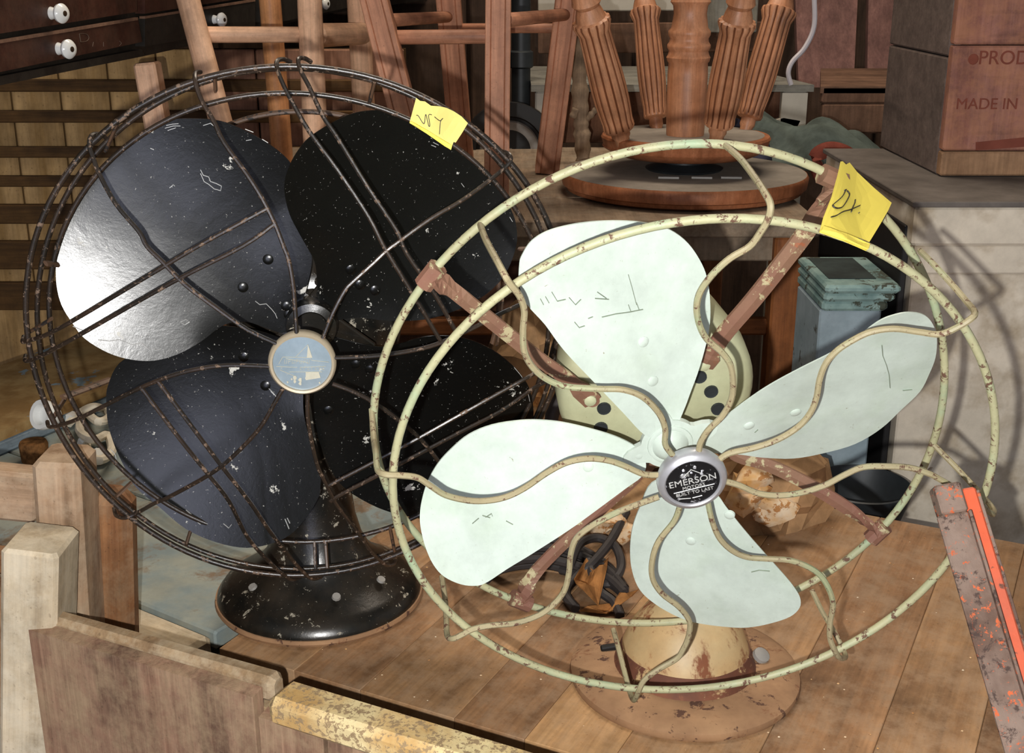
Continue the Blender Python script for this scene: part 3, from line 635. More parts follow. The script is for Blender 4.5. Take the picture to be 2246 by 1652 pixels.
sp_ = catmull([on_y(a, b, 1.80) for a, b in ((1830, 398), (1800, 385), (1790, 345), (1820, 328), (1860, 340), (1885, 372), (1925, 388), (1965, 398))], 6)
tag(link('red_strap', *tube(sp_, .012, 10, flat=.45, fdir=(0, .2, 1)), M['strap'], None, True), 'rust red strap curling out of the green-grey cloth', 'strap')
# ------------------------------------------------------------------ cream cabinet and stamped crate, right
CY = 1.29; CT = on_y(2120, 442, CY)[2]
x0 = on_y(2010, 442, CY)[0]; x1 = x0+.34
cbn = thing('cream_cabinet', 'cream painted cabinet with stepped top moulding behind right of white fan', 'cabinet', ((x0+x1)/2, CY+.2, 0))
def boxpart(name, a, b, m, par, bev=.002):
    a, b = V3(a), V3(b); c = (a+b)/2; s = b-a
    return bar(name, (c[0], c[1], a[2]), (c[0], c[1], b[2]), s[0], s[1], m, par, bev, (0, 1, 0))
zc = lambda py: on_y(2120, py, CY)[2]
boxpart('body', (x0+.008, CY+.012, 0), (x1, CY+.38, zc(606)), M['cab'], cbn)
boxpart('frieze', (x0+.006, CY+.006, zc(605)), (x1, CY+.385, zc(540)), M['cab'], cbn)
boxpart('cornice', (x0, CY, zc(540)), (x1, CY+.39, CT-.006), M['cab'], cbn, .003)
boxpart('top_board', (x0-.004, CY-.003, CT-.006), (x1, CY+.395, CT), M['cabtop'], cbn, .001)
boxpart('shade_panel', (x0-.003, CY+.02, 0), (x0+.004, CY+.38, CT-.03), M['black'], cbn, .001)  # black colour stands in for shade on the cabinet's left side
c0 = on_z(2061, 388, CT); CYF = c0[1]
xt = on_y(2082, 0, CYF)[0]
ct = thing('stamped_crate', 'reddish wooden crate with faded stamped lettering on top of cream cabinet', 'crate', (c0[0]+.12, CYF+.12, CT))
zt = CT+.30; xw = .30
hb = [CT+.0005, CT+.030, CT+.150, zt]
for k in range(3):
    bar('front_board', (c0[0], CYF+.008, (hb[k]+hb[k+1])/2), (c0[0]+xw, CYF+.008, (hb[k]+hb[k+1])/2), hb[k+1]-hb[k]-.0012, .016, M['cratepale'] if k == 0 else M['crate'], ct, .002, (0, 1, 0))
for k in range(2):
    za, zb = (CT+.0005, CT+.135) if k == 0 else (CT+.1365, zt)
    bar('side_board', (c0[0]+.007, CYF+.0165, (za+zb)/2), (c0[0]+.007, CYF+.25, (za+zb)/2), zb-za, .014, M['crateside'], ct, .002, (1, 0, 0))
slab('inner_back', [(c0[0]+.02, CYF+.235, CT+.001), (c0[0]+xw, CYF+.235, CT+.001), (c0[0]+xw, CYF+.235, zt), (c0[0]+.02, CYF+.235, zt)], .012, M['crateside'], ct, (0, 1, 0))
def font(name, txt, size, o, x, y, m, parent, ex=.0003):
    cu = bpy.data.curves.new(name, 'FONT'); cu.body = txt; cu.size = size; cu.extrude = ex; cu.align_x = 'CENTER'; cu.align_y = 'CENTER'; cu.materials.append(m)
    ob = bpy.data.objects.new(name, cu); COL.objects.link(ob); x, y = unit(x), unit(y); z = np.cross(x, y)
    me = bpy.data.meshes.new_from_object(ob); bpy.data.objects.remove(ob); bpy.data.curves.remove(cu); ob = bpy.data.objects.new(name, me); COL.objects.link(ob)
    ob.parent = parent; ob.matrix_local = m4(V3(o)-origin(parent), x, y, z); WO[ob.name] = V3(o); return ob
zz = lambda py: on_y(2160, py, CYF)[2]
f1 = font('stamped_lettering', 'PRODUCE', .022, on_y(2243, 128, CYF-.0004), (1, 0, 0), (0, 0, 1), M['stamp'], ct)
f2 = font('stamped_lettering', 'MADE IN', .018, on_y(2165, 229, CYF-.0004), (1, 0, 0), (0, 0, 1), M['stamp'], ct)
stq = [on_y(a, b, CYF-.0002) for a, b in ((2140, 312), (2300, 296), (2300, 318), (2140, 330))]; slab('stamped_stripe', stq, .0003, M['stamp'], ct, (0, -1, 0))
kn = on_y(2135, 130, CYF-.0003); link('knot', *lathe([(0, .0062), (.0006, .005)], kn, (0, -1, 0), 12), M['stamp'], ct)
# ------------------------------------------------------------------ blue-grey box and dark pan rim
BY = 1.305
bx0, bx1 = on_y(1806, 640, BY)[0], x0-.014; zL = on_y(1870, 622, BY)[2]
bx = thing('blue_chest', 'blue-grey painted chest with moulded lid between bench leg and cream cabinet', 'chest', ((bx0+bx1)/2, BY+.15, 0))
boxpart('body', (bx0, BY+.008, 0), (bx1-.004, BY+.12, zL-.032), M['bluebox'], bx)
boxpart('lid_moulding', (bx0, BY, zL-.0315), (bx1, BY+.125, zL-.02), M['bluelid'], bx, .003)
boxpart('lid_moulding', (bx0, BY-.005, zL-.0195), (bx1+.006, BY+.127, zL-.010), M['bluelid'], bx, .003)
boxpart('lid_moulding', (bx0, BY-.009, zL-.0095), (bx1+.010, BY+.13, zL), M['bluelid'], bx, .003)
slab('lid_panel', [(bx0+.01, BY+.02, zL+.0005), (bx1-.01, BY+.02, zL+.0005), (bx1-.01, BY+.12, zL+.0005), (bx0+.01, BY+.12, zL+.0005)], .0004, M['tealdark'], bx, (0, 0, 1))
pc = on_y(1890, 1062, 1.235); pn_ = thing('iron_pan', 'dark round iron pan lying behind the table at the right', 'pan', pc)
# ================================================================== fans
def blades(root, fr, outl, kerns, w0, kpitch, curl, m, rivets, rk, thick, order=(0, 1, 2, 3), bend=0, chips=None):
    for bi in order:
        O, kern = outl[bi], kerns[bi]
        l = fr.loc(fr.hit(kern[0], kern[1], w0)); a = math.atan2(l[1], l[0]); ca, sa = math.cos(a), math.sin(a)
        def surf(px, py):
            w = w0
            for _ in range(14):
                l = fr.loc(fr.hit(px, py, w)); s = -sa*l[0]+ca*l[1]; r = ca*l[0]+sa*l[1]
                wn = w0 + kpitch*s*min(1, max(.25, r/.06)) + curl*s*s + (bend[bi] if bend else 0)*max(0, r-.05)**2
                w = .4*w+.6*wn
            return fr.hit(px, py, w)
        v, f = sheet(O, kern, surf, thick, -fr.n)
        b = link('blade', v, f, m, root, True)
        for ci, cp in enumerate((chips or {}).get(bi, [])):
            link('paint_chip', *tube([surf(*p)+fr.n*.0003 for p in cp], .0006, 5, flat=.4, fdir=fr.n), M['badgewhite'] if m is M['fblack'] else M['scratch'], b)
        for (x, y) in rivets[bi]:
            p = surf(x, y); q = surf(x+6, y); q2 = surf(x, y+6); nn = unit(np.cross(q-p, q2-p)); nn = nn if nn@fr.n > 0 else -nn
            link('rivet', *lathe([(-.001, rk), (.0004, rk*.95), (.0009, rk*.7), (.0011, rk*.25)], p, nn, 14), m, b, True)
def ring(name, fr, w, R, r, m, root, seg=8, n=96, c=(0, 0)):
    P = [fr.at(c[0]+R*math.cos(2*math.pi*k/n), c[1]+R*math.sin(2*math.pi*k/n), w) for k in range(n)]
    return link(name, *tube(P, r, seg, True, fdir=fr.n), m, root, True)
def bent_ring(name, fr, w, pts, r, m, root, seg=10, n=120, order=3):
    L = [fr.loc(fr.hit(x, y, w)) for x, y in pts]; th = np.array([math.atan2(l[1], l[0]) for l in L]); rr = np.array([math.hypot(l[0], l[1]) for l in L])
    f = lambda t: np.stack([np.ones_like(t)]+[g(k*t) for k in range(1, order+1) for g in (np.cos, np.sin)], 1)
    B = f(th); co_ = np.linalg.solve(B.T@B+np.diag([0]+[.02*k*k for k in range(1, order+1) for _ in (0, 1)]), B.T@rr)
    T = np.linspace(0, 2*math.pi, n, endpoint=False); R = f(T)@co_
    return link(name, *tube([fr.at(a*math.cos(t), a*math.sin(t), w) for t, a in zip(T, R)], r, seg, True, fdir=fr.n), m, root, True)
O1 = [(759,156),(605,144),(430,176),(295,247),(213,302),(129,413),(81,508),(59,574),(56,675),(68,777),(85,845),(125,930),(237,1092),(298,1143),(407,1211),(508,1248),(610,1261),(740,1251),(808,1238),(875,1217),(909,203),(1021,268),(1109,349),(1164,417),(1211,508)]
O2 = [(759,158),(605,150),(430,182),(300,262),(232,320),(155,420),(108,508),(83,574),(80,675),(90,777),(106,845),(142,925),(247,1080),(310,1133),(414,1200),(512,1236),(612,1246),(740,1239),(806,1226),(868,1207),(900,207),(1008,278),(1095,362),(1146,430),(1194,508)]
OB = [(759,217),(627,205),(454,234),(339,281),(220,369),(149,475),(112,574),(112,675),(125,777),(149,862),(183,923),(237,991),(288,1059),(630,1185),(740,1183),(852,1160),(842,237),(994,315),(1079,397),(1133,468),(1174,536)]
RQ = [(1200,585),(1400,500),(1600,475),(1800,495),(1910,545),(2050,650),(2110,720),(2170,870),(2185,1000),(2165,1090),(1990,1320),(1840,1425),(1600,1500),(1400,1515),(1200,1470),(1010,1370),(920,1240),(870,1120),(855,1030),(870,940),(900,870),(1000,740),(1130,640)]
RP = [(1050,490),(1200,400),(1400,335),(1580,318),(1700,335),(1830,395),(1950,480),(2010,560),(2050,650),(2065,750),(2060,850),(2040,960),(2020,1040),(1990,1100),(1940,1160),(1850,1240),(1750,1285),(1340,1360),(1200,1340),(1060,1290),(950,1220),(890,1130),(945,590),(890,680),(840,800),(825,920),(835,1030)]
def wire(name, P, r, m, root, sub=4): return link(name, *tube(catmull(P, sub), r, 8), m, root, True)
# ------------------------------------------------------------------ black fan
kb = .925
fb = Frame((-.1517, .86, 1.28-kb*(1.28-.99807)), math.radians(5.44), math.radians(-5.4)); RB = .21352*kb
base_c = V3((-.170, .974, TZ))
BF = thing('black_fan', 'black desk fan with silver-blue sailboat badge and wire cage, on left of plank table', 'fan', base_c)
link('base', *lathe([(0, .0885), (.004, .0895), (.009, .0885), (.012, .086), (.0145, .0845), (.019, .077), (.025, .067), (.033, .056), (.044, .046), (.058, .039), (.078, .034), (.10, .0315), (.12, .0315)], base_c, (0, 0, 1), 64), M['fblackbase'], BF, True)
link('base_rim', *lathe([(.0002, .0895), (.003, .0912), (.006, .0905)], base_c, (0, 0, 1), 64), M['rustbase'], BF, True)
for a in (.5, 1.2, 2.4):
    p = base_c+V3((.066*math.cos(-a), .066*math.sin(-a), .031)); link('screw', *lathe([(0, .004), (.002, .0035)], p, (math.cos(-a)*.5, math.sin(-a)*.5, 1), 10), M['greydish'], BF, True)
link('neck', *lathe([(.119, .0315), (.16, .029), (.20, .027), (.22, .030)], base_c, (0, 0, 1), 32), M['fblackbase'], BF, True)
mc = fb.at(0.0, -.022, -.085)
link('motor', *lathe([(-.105, .02), (-.10, .04), (-.085, .056), (-.05, .066), (-.005, .068), (.012, .062), (.022, .045), (.026, .02)], mc, fb.n, 40), M['fblackbase'], BF, True)
link('bracket', *merge(tube([fb.at(-.02, -.075, -.10), fb.at(-.045, -.03, -.085), fb.at(-.05, .02, -.085)], .009, 8, flat=.35, fdir=fb.n)), M['fblackbase'], BF, True)
UL = [(370,265),(420,260),(480,265),(530,283),(580,310),(615,335),(640,362),(655,400),(668,450),(680,520),(684,570),(676,620),(664,660),(655,705),(625,730),(590,722),(540,706),(491,713),(440,750),(390,777),(339,791),(288,789),(237,774),(186,743),(159,709),(135,669),(124,625),(123,574),(127,542),(135,501),(152,468),(176,427),(217,380),(271,332),(322,295)]
TR = [(740,263),(781,247),(825,242),(859,247),(899,264),(943,288),(1011,332),(1062,373),(1099,417),(1120,458),(1131,488),(1134,529),(1123,570),(1106,604),(1079,635),(1045,659),(998,682),(943,699),(892,704),(842,703),(791,697),(754,700),(725,705),(700,685),(697,645),(695,610),(690,575),(675,545),(655,510),(635,470),(625,430),(624,400),(632,370),(650,335),(680,300)]
LL = [(237,845),(261,798),(320,765),(390,735),(460,715),(560,725),(640,755),(668,800),(665,860),(666,905),(675,947),(688,981),(703,1031),(702,1076),(698,1092),(678,1126),(644,1167),(603,1190),(542,1202),(475,1190),(407,1160),(349,1112),(298,1069),(271,1021),(251,977),(237,930),(233,879)]
LR = [(720,740),(791,755),(842,762),(876,755),(926,740),(977,737),(1028,745),(1079,767),(1120,798),(1147,828),(1164,862),(1170,920),(1152,1000),(1112,1060),(1050,1108),(960,1138),(880,1130),(810,1105),(745,1060),(708,990),(690,930),(680,880),(675,820),(690,770)]
blades(BF, fb, [UL, TR, LL, LR], [(400,530), (880,480), (470,950), (920,920)], -.034, .185, 1.6, M['fblack'],
       [[(588,569), (533,630), (628,672), (634,690)], [(770,592), (823,637), (790,625)], [(534,783), (582,846), (640,850)], [(811,811), (780,800), (720,900)]], .0042, .0013, bend=(0, 0, .9, 0), chips={0: [[(365,275),(378,272),(392,271)],[(362,281),(380,276),(396,276)],[(368,286),(386,280)],[(446,275),(462,270),(470,277)],[(538,283),(556,290)],[(540,308),(552,306)],[(575,305),(588,313)],
   [(440,372),(446,384),(458,388),(462,398),(474,402),(486,408),(484,418),(470,414),(458,404),(448,398),(440,380)],[(372,412),(380,405),(384,408)],[(330,325),(338,328)],[(215,745),(240,748),(262,745),(290,756),(310,752),(330,768)],[(560,660),(570,668),(584,666),(596,678),(604,688),(608,698)],[(396,706),(408,700),(416,706),(406,712),(398,708)],[(160,715),(175,722),(196,728)],[(334,764),(342,768),(354,764)]],
   2: [[(625,1138),(630,1150),(634,1160)],[(630,1136),(636,1148)],[(400,1125),(415,1130),(430,1142),(440,1150)],[(408,1118),(420,1128)],[(370,1105),(388,1112),(392,1122)],[(243,985),(252,995),(256,1008)],[(268,1030),(280,1040)],[(590,852),(600,862),(606,870)],[(594,858),(602,866)],[(490,1148),(502,1158),(508,1150)]],
   1: [[(946,318),(956,322)],[(950,312),(962,318)],[(1118,476),(1124,486)],[(1012,402),(1018,410)]], 3: [[(1128,806),(1140,820),(1150,834)],[(1158,862),(1162,880)]]})
hw = fb.loc(fb.hit(684, 712, -.030))
link('hub', *lathe([(-.03, .018), (.000, .020), (.006, .0185), (.0075, .013), (.0055, .0115), (.0058, .002)], fb.at(hw[0], hw[1], -.030), fb.n, 32), M['fblackbase'], BF, True)
for a in (45, 135, 225, 315):
    t = math.radians(a+5); p0 = fb.at(hw[0]+.012*math.cos(t), hw[1]+.012*math.sin(t), -.042); p1 = fb.at(hw[0]+.05*math.cos(t), hw[1]+.05*math.sin(t), -.0425)
    tv = fb.u*-math.sin(t)+fb.v*math.cos(t)
    sp = bar('spider_arm', p0, p1, .028, .004, M['fblackbase'], BF, .001, unit(fb.n*1-tv*.18))
    for q in (.55, .8):
        p = p0+(p1-p0)*q+fb.n*.002; link('rivet', *lathe([(0, .0045), (.001, .004), (.0018, .002)], p, fb.n, 12), M['fblackbase'], sp, True)
# cage
bent_ring('outer_ring', fb, 0, O1, .0021, M['wireblack'], BF)
bent_ring('middle_ring', fb, -.014, O2, .0019, M['wireblack'], BF)
bent_ring('inner_ring', fb, -.0124, OB, .0019, M['wireblack'], BF)
ring('rear_ring', fb, -.085, .150, .0020, M['wirerust'], BF)
HB = .046
profb = lambda r: HB*(1-min(1, r/RB)**2.4)+.0045
def bw(px, tip=None, r=.00155, name='cage_wire', mm='wireblack'):
    P = [fb.rev(x, y, profb) for x, y in px]
    if tip: P += [fb.hit(x, y, w) for x, y, w in tip]
    return wire(name, P, r, M[mm], BF)
bw([(651,735),(644,635),(634,574),(622,540),(603,491),(576,437),(542,383),(491,312),(468,264),(447,230),(434,200)], [(428,175,.004),(429,160,-.004),(440,158,-.012)])
bw([(607,754),(542,723),(475,676),(407,625),(356,574),(322,540),(305,508),(254,447),(217,380),(204,345)], [(196,318,.004),(200,298,0),(216,294,-.008),(232,302,-.014)])
bw([(595,804),(508,801),(441,808),(373,825),(305,852),(237,886),(169,920)], [(128,934,.004),(108,936,-.002),(104,925,-.012)])
bw([(622,850),(607,876),(569,940),(508,1004),(458,1042),(373,1089),(339,1104)], [(305,1123,.004),(275,1136,.003),(255,1131,-.004),(250,1115,-.014)])
bw([(675,865),(675,913),(685,974),(698,1025),(719,1069),(740,1109),(784,1167),(818,1214)], [(845,1238,.004),(862,1238,-.003),(868,1226,-.012)])
bw([(729,842),(774,859),(825,886),(876,923),(923,964),(964,1015),(1005,1075),(1040,1130)], [(1058,1160,.003),(1066,1160,-.004),(1066,1145,-.012)])
bw([(733,785),(808,782),(876,774),(943,760),(994,740),(1045,716),(1096,689),(1140,669),(1185,648)], [(1215,632,.003),(1226,622,-.004),(1222,612,-.012)])
bw([(708,742),(729,689),(756,638),(774,618),(815,581),(848,550),(876,529),(943,481),(1011,441),(1072,397),(1104,371)], [(1120,352,.004),(1116,338,0),(1100,332,-.008)])
bw([(588,456),(520,493),(434,540),(300,620),(156,706),(98,736)], [(66,746,.004),(50,750,-.002),(52,738,-.012)])
bw([(603,490),(532,540),(380,618),(183,730),(108,772)], [(76,787,.004),(56,792,-.002),(56,780,-.012)])
bw([(970,754),(909,652),(845,547),(808,475),(740,373),(678,288),(637,217),(618,178)], [(608,150,.004),(608,134,-.002),(622,130,-.010),(638,136,-.016)])
bw([(1001,730),(957,652),(892,557),(869,505),(808,413),(740,302),(708,254),(678,190)], [(658,152,.004),(655,130,-.002),(668,128,-.010),(682,136,-.016)])
bw([(720,1066),(740,1055),(889,977),(1011,909),(1113,852),(1170,821)], [(1205,800,.003),(1216,790,-.004),(1214,780,-.012)])
bw([(727,1100),(740,1089),(876,1018),(1011,947),(1096,903),(1170,852)], [(1204,834,.003),(1216,826,-.004),(1216,812,-.012)])
bw([(308,847),(390,957),(458,1042),(502,1099),(542,1177),(590,1232)], [(618,1258,.004),(640,1272,-.001),(656,1268,-.012)])
bw([(346,835),(424,940),(485,1021),(546,1099),(593,1167),(637,1224)], [(668,1258,.004),(686,1270,-.001),(704,1266,-.012)])
for (a, b) in (((822,178),(811,222)), ((471,166),(473,198)), ((100,578),(126,580)), ((1196,543),(1138,546)), ((692,1248),(690,1188)), ((718,1246),(714,1188)), ((408,1196),(418,1164)), ((254,1090),(288,1058)), ((856,1160),(868,1222)), ((258,270),(232,330)), ((112,700),(62,730))):
    P = [fb.hit(a[0], a[1], -.002), fb.hit(b[0], b[1], -.0124)]; link('strut', *tube(P, .0028, 6, flat=.5, fdir=fb.n), M['wirerust'], BF)
for (a, b) in (((138,872),(244,832)), ((118,915),(150,862)), ((1090,755),(1106,620)), ((880,700),(872,745))):
    P = [fb.hit(a[0], a[1], -.0124), fb.hit(b[0], b[1], -.06)]; link('strap', *tube(P, .0034, 6, flat=.4, fdir=fb.n), M['wirerust'], BF)
# badge
bcw = fb.loc(fb.hit(663, 797, HB+.004)); bc = fb.at(bcw[0], bcw[1], HB)
link('badge_rim', *lathe([(-.003, .0225), (.002, .0235), (.005, .0232), (.0065, .0218), (.0060, .0203), (.004, .0200)], bc, fb.n, 48), M['badgerim'], BF, True)
bp = link('badge_plate', *lathe([(.001, .0202), (.0042, .0201), (.0048, .012), (.005, .001)], bc, fb.n, 48), M['badgeblue'], BF, True)
def bpix(x, y): l = fb.loc(fb.hit(560+x/7.508, 680+y/7.508, HB+.0053)); return fb.at(l[0], l[1], HB+.0053)
def bline(name, px, r=.00034): return link(name, *tube([bpix(*p) for p in px], r, 5, flat=.5, fdir=fb.n), M['badgeline'], bp)
sl = [bpix(*p) for p in ((868, 570), (940, 785), (850, 780))]
slab('sail', sl, .0003, M['badgeline'], bp, fb.n)
for px in ([(868,570),(660,775)], [(450,775),(905,785)], [(450,775),(385,890)], [(905,785),(930,830),(1210,860)], [(345,930),(690,945)], [(440,945),(410,990),(650,1090)], [(500,800),(870,870)], [(740,945),(1160,930)], [(560,1020),(1100,1020)]): bline('boat_line', px)
slab('sail_reflection', [bpix(*p) for p in ((830, 1020), (1045, 1020), (1075, 1115), (830, 1155))], .0003, M['badgeline'], bp, fb.n)
for k, x in enumerate(range(480, 860, 62)):
    bline('worn_lettering', [(x, 880), (x+12, 815), (x+40, 815), (x+34, 850), (x+8, 850)] if k % 2 else [(x+6, 815), (x, 880), (x+36, 878), (x+42, 818)], .00028)
for k, x in enumerate(range(740, 1150, 62)):
    bline('worn_lettering', [(x, 985), (x+8, 935), (x+38, 935)] if k % 2 else [(x+4, 935), (x, 985), (x+32, 983)], .00028)
for x, y, s in ((600,1140,14),(650,1120,30),(650,1180,22),(740,1150,28),(740,1210,24),(830,1120,12),(530,1190,14),(1060,1200,14)):
    q = [bpix(x+s*math.cos(a)*(1+.3*math.sin(3*a+x)), y+s*1.3*math.sin(a)) for a in np.linspace(0, 6.283, 9)[:-1]]; slab('worn_fleck', q, .0002, M['badgeline'], bp, fb.n)
# ------------------------------------------------------------------ white fan
kw = .865
fw = Frame((.1231*kw, .78*kw, 1.28-kw*(1.28-.93756)), math.radians(4.43), math.radians(-15.66)); RW = .21053*kw; WR = -.08283*kw
wbc = V3((.1353, .8444, TZ))
WF = thing('white_fan', 'pale mint desk fan with rusty cream cage and round base, in front right', 'fan', wbc)
link('base', *lathe([(0, .0885), (.003, .0897), (.006, .0890), (.009, .084), (.011, .070), (.012, .052)], wbc, (0, 0, 1), 64), M['rustbase'], WF, True)
link('base_dome', *lathe([(.0115, .054), (.016, .0525), (.028, .049), (.042, .043), (.055, .034), (.064, .024), (.075, .019), (.13, .017)], wbc, (0, 0, 1), 48), M['domecream'], WF, True)
link('rust_band', *lathe([(.0112, .0555), (.015, .0535), (.021, .0518), (.027, .0498), (.0272, .0485)], wbc, (0, 0, 1), 48), M['rustband'], WF, True)
p = on_z(1318, 1428, TZ+.010); bar('switch_lever', p, p+V3((.022, .002, .003)), .006, .008, M['black'], WF, .001); 
p = on_z(1668, 1440, TZ+.014); link('switch_knob', *lathe([(0, .007), (.003, .0065), (.004, .003)], p, (.4, -.5, 1), 14), M['greydish'], WF, True)
# motor with vent holes
mw = fw.loc(fw.hit(1440, 862, -.105)); mcx, mcy = mw[0], mw[1]
MR = .0625
link('motor', *lathe([(-.085, .025), (-.08, .045), (-.06, .060), (-.02, .0665), (-.004, .0660), (.002, .0625), (.005, .056), (.006, .02)], fw.at(mcx, mcy, -.105), fw.n, 48), M['fcream'], WF, True)
for x, y in ((1325,897),(1318,940),(1560,860),(1575,898),(1535,828),(1300,880)):
    p = fw.hit(x, y, -.0985); link('vent_hole', *lathe([(-.001, .0048), (.0006, .0046), (.0004, .0035)], p, fw.n, 16), M['iron'] if x != 1300 else M['bracket'], WF)
link('shaft', *lathe([(-.1, .012), (-.048, .012)], fw.at(*fw.loc(fw.hit(1470, 975, -.048))[:2], 0), fw.n, 20), M['fcream'], WF, True)
T_ = [(1139,580),(1145,560),(1165,530),(1200,508),(1250,494),(1300,487),(1360,485),(1420,490),(1470,505),(1510,535),(1540,580),(1553,620),(1558,670),(1556,720),(1545,770),(1530,820),(1515,860),(1500,900),(1480,940),(1450,958),(1415,955),(1367,906),(1309,845),(1238,770),(1195,712),(1156,668),(1139,625)]
R_ = [(1532,975),(1545,945),(1598,909),(1638,879),(1689,845),(1757,808),(1825,774),(1876,743),(1927,706),(1960,692),(1994,686),(2028,692),(2047,713),(2055,743),(2052,784),(2038,821),(2018,859),(1977,899),(1933,940),(1876,974),(1808,994),(1740,1006),(1672,1004),(1628,998),(1588,995),(1550,992)]
L_ = [(1143,923),(1079,933),(1028,954),(991,984),(960,1018),(937,1059),(925,1099),(921,1130),(923,1160),(933,1200),(950,1238),(974,1265),(1011,1282),(1045,1285),(1069,1277),(1113,1248),(1164,1217),(1248,1163),(1309,1119),(1375,1070),(1405,1048),(1417,1025),(1411,998),(1394,980),(1360,962),(1316,947),(1248,930),(1197,923)]
D_ = [(1430,1060),(1404,1112),(1387,1160),(1382,1211),(1387,1255),(1404,1295),(1438,1326),(1486,1353),(1530,1367),(1588,1375),(1638,1377),(1689,1368),(1733,1353),(1754,1333),(1755,1312),(1743,1290),(1723,1265),(1689,1227),(1638,1169),(1594,1114),(1577,1090),(1545,1060),(1490,1045)]
blades(WF, fw, [T_, R_, L_, D_], [(1390,700), (1790,880), (1140,1090), (1540,1220)], -.047, .36, .6, M['fwhite'],
       [[(1411,750), (1432,836)], [(1745,905), (1643,934)], [(1400,997), (1290,1024)], [(1515,1187), (1600,1130)]], .0037, .0012, chips={0: [[(1185,655),(1192,668)],[(1196,650),(1204,664)],[(1210,640),(1222,660),(1240,656)],[(1248,652),(1262,668),(1274,656)],[(1310,640),(1330,654)],[(1305,654),(1335,656)],[(1378,602),(1386,630),(1396,668)],[(1320,695),(1350,688),(1380,684),(1410,678)],[(1378,668),(1384,684)],[(1396,664),(1402,680)],[(1290,698),(1300,694)],[(1260,706),(1270,718),(1282,714)]],
   1: [[(1934,756),(1936,780),(1944,800),(1950,822),(1952,850)],[(1980,856),(2000,854)],[(1655,948),(1662,942)]], 2: [[(1065,1134),(1078,1126),(1080,1132)],[(1058,1130),(1075,1135)],[(1036,1148),(1050,1136)],[(1110,1142),(1125,1150)]], 3: [[(1648,1254),(1665,1250),(1688,1252)]]})
hl = fw.loc(fw.hit(1470, 975, -.046))
v, f = [], []
sp = []
for k in range(64):
    a = 2*math.pi*k/64; r = .0185+.013*max(0, math.cos(4*(a-math.radians(24)))); sp.append((r*math.cos(a), r*math.sin(a)))
vs = [fw.at(hl[0]+x, hl[1]+y, -.046) for x, y in sp] + [fw.at(hl[0]+x, hl[1]+y, -.050) for x, y in sp]
link('spider', vs, [list(range(64)), list(range(127, 63, -1))]+[[i, i+64, (i+1) % 64+64, (i+1) % 64] for i in range(64)], M['fwhite'], WF)
link('hub_cap', *lathe([(-.001, .0148), (.001, .0142), (.0015, .0125), (.0012, .0115), (.004, .0095), (.0065, .006), (.0072, .001)], fw.at(hl[0], hl[1], -.046), fw.n, 32), M['fwhite'], WF, True)
# cage
bent_ring('front_ring', fw, 0, RQ, .0025, M['ringwhite'], WF)
bent_ring('rear_ring', fw, WR, RP, .0026, M['ringwhite'], WF)
hb0 = fw.loc(fw.hit(1517, 1050, -.010))
def ww(front, tip):
    n = len(front); P = []
    for i, (x, y) in enumerate(front):
        l = fw.loc(fw.hit(x, y, 0)); r = math.hypot(l[0], l[1]); k = min(1, r/RW)
        P.append(fw.hit(x, y, -.0115+(.0165)*k**1.5))
    m = len(tip)
    for i, (x, y) in enumerate(tip):
        P.append(fw.hit(x, y, .004 + (WR-.004)*max(0, (i-.6)/(m-1.6))))
    return wire('cage_wire', P, .0019, M['wirewhite'], WF, 5)
ww([(1475,998),(1459,974),(1459,940),(1445,906),(1411,872),(1367,855),(1316,853),(1242,848),(1198,831),(1167,804),(1150,770),(1147,726),(1150,682),(1140,650),(1118,622)], [(1105,600),(1089,570),(1065,525),(1053,492)])
ww([(1533,988),(1537,970),(1554,943),(1584,913),(1603,879),(1608,845),(1603,804),(1584,774),(1550,743),(1533,709),(1528,672),(1537,638),(1564,601),(1601,567),(1645,540),(1669,508),(1684,482)], [(1690,450),(1676,420),(1649,380),(1622,346),(1588,317)])
ww([(1578,1008),(1601,994),(1655,982),(1706,964),(1750,937),(1777,906),(1791,872),(1798,832),(1811,798),(1835,770),(1869,747),(1910,728),(1960,721),(2015,728),(2062,733),(2103,716)], [(2131,698),(2138,685),(2123,665),(2089,625),(2045,577),(2018,550)])
ww([(1588,1055),(1622,1065),(1662,1082),(1706,1087),(1757,1081),(1808,1065),(1852,1042),(1893,1025),(1944,1023),(1994,1026),(2035,1038),(2062,1052),(2110,1080)], [(2155,1112),(2178,1128),(2172,1108),(2113,1042),(2045,972)])
ww([(1552,1100),(1562,1143),(1578,1180),(1605,1207),(1638,1222),(1682,1226),(1730,1229),(1767,1241),(1798,1261),(1818,1292),(1827,1326),(1821,1363),(1820,1397),(1828,1421)], [(1838,1440),(1850,1444),(1853,1434),(1828,1383),(1804,1343),(1781,1295)])
ww([(1492,1108),(1479,1143),(1445,1187),(1431,1228),(1431,1268),(1452,1302),(1490,1332),(1512,1363),(1510,1397),(1498,1425),(1484,1445),(1445,1468),(1413,1492)], [(1399,1520),(1390,1536),(1382,1519),(1370,1475),(1357,1424),(1345,1380)])
ww([(1445,1090),(1384,1112),(1343,1129),(1299,1153),(1265,1180),(1252,1214),(1248,1255),(1238,1295),(1214,1326),(1181,1350),(1130,1367),(1079,1372),(1038,1380),(1012,1393)], [(993,1401),(981,1394),(979,1356),(976,1312),(969,1265)])
ww([(1445,1042),(1411,1040),(1367,1021),(1333,1010),(1289,1006),(1242,1015),(1198,1038),(1153,1069),(1113,1089),(1072,1098),(1028,1098),(977,1086),(943,1065),(916,1048),(880,1043)], [(845,1041),(828,1030),(824,990),(820,964),(815,898)])
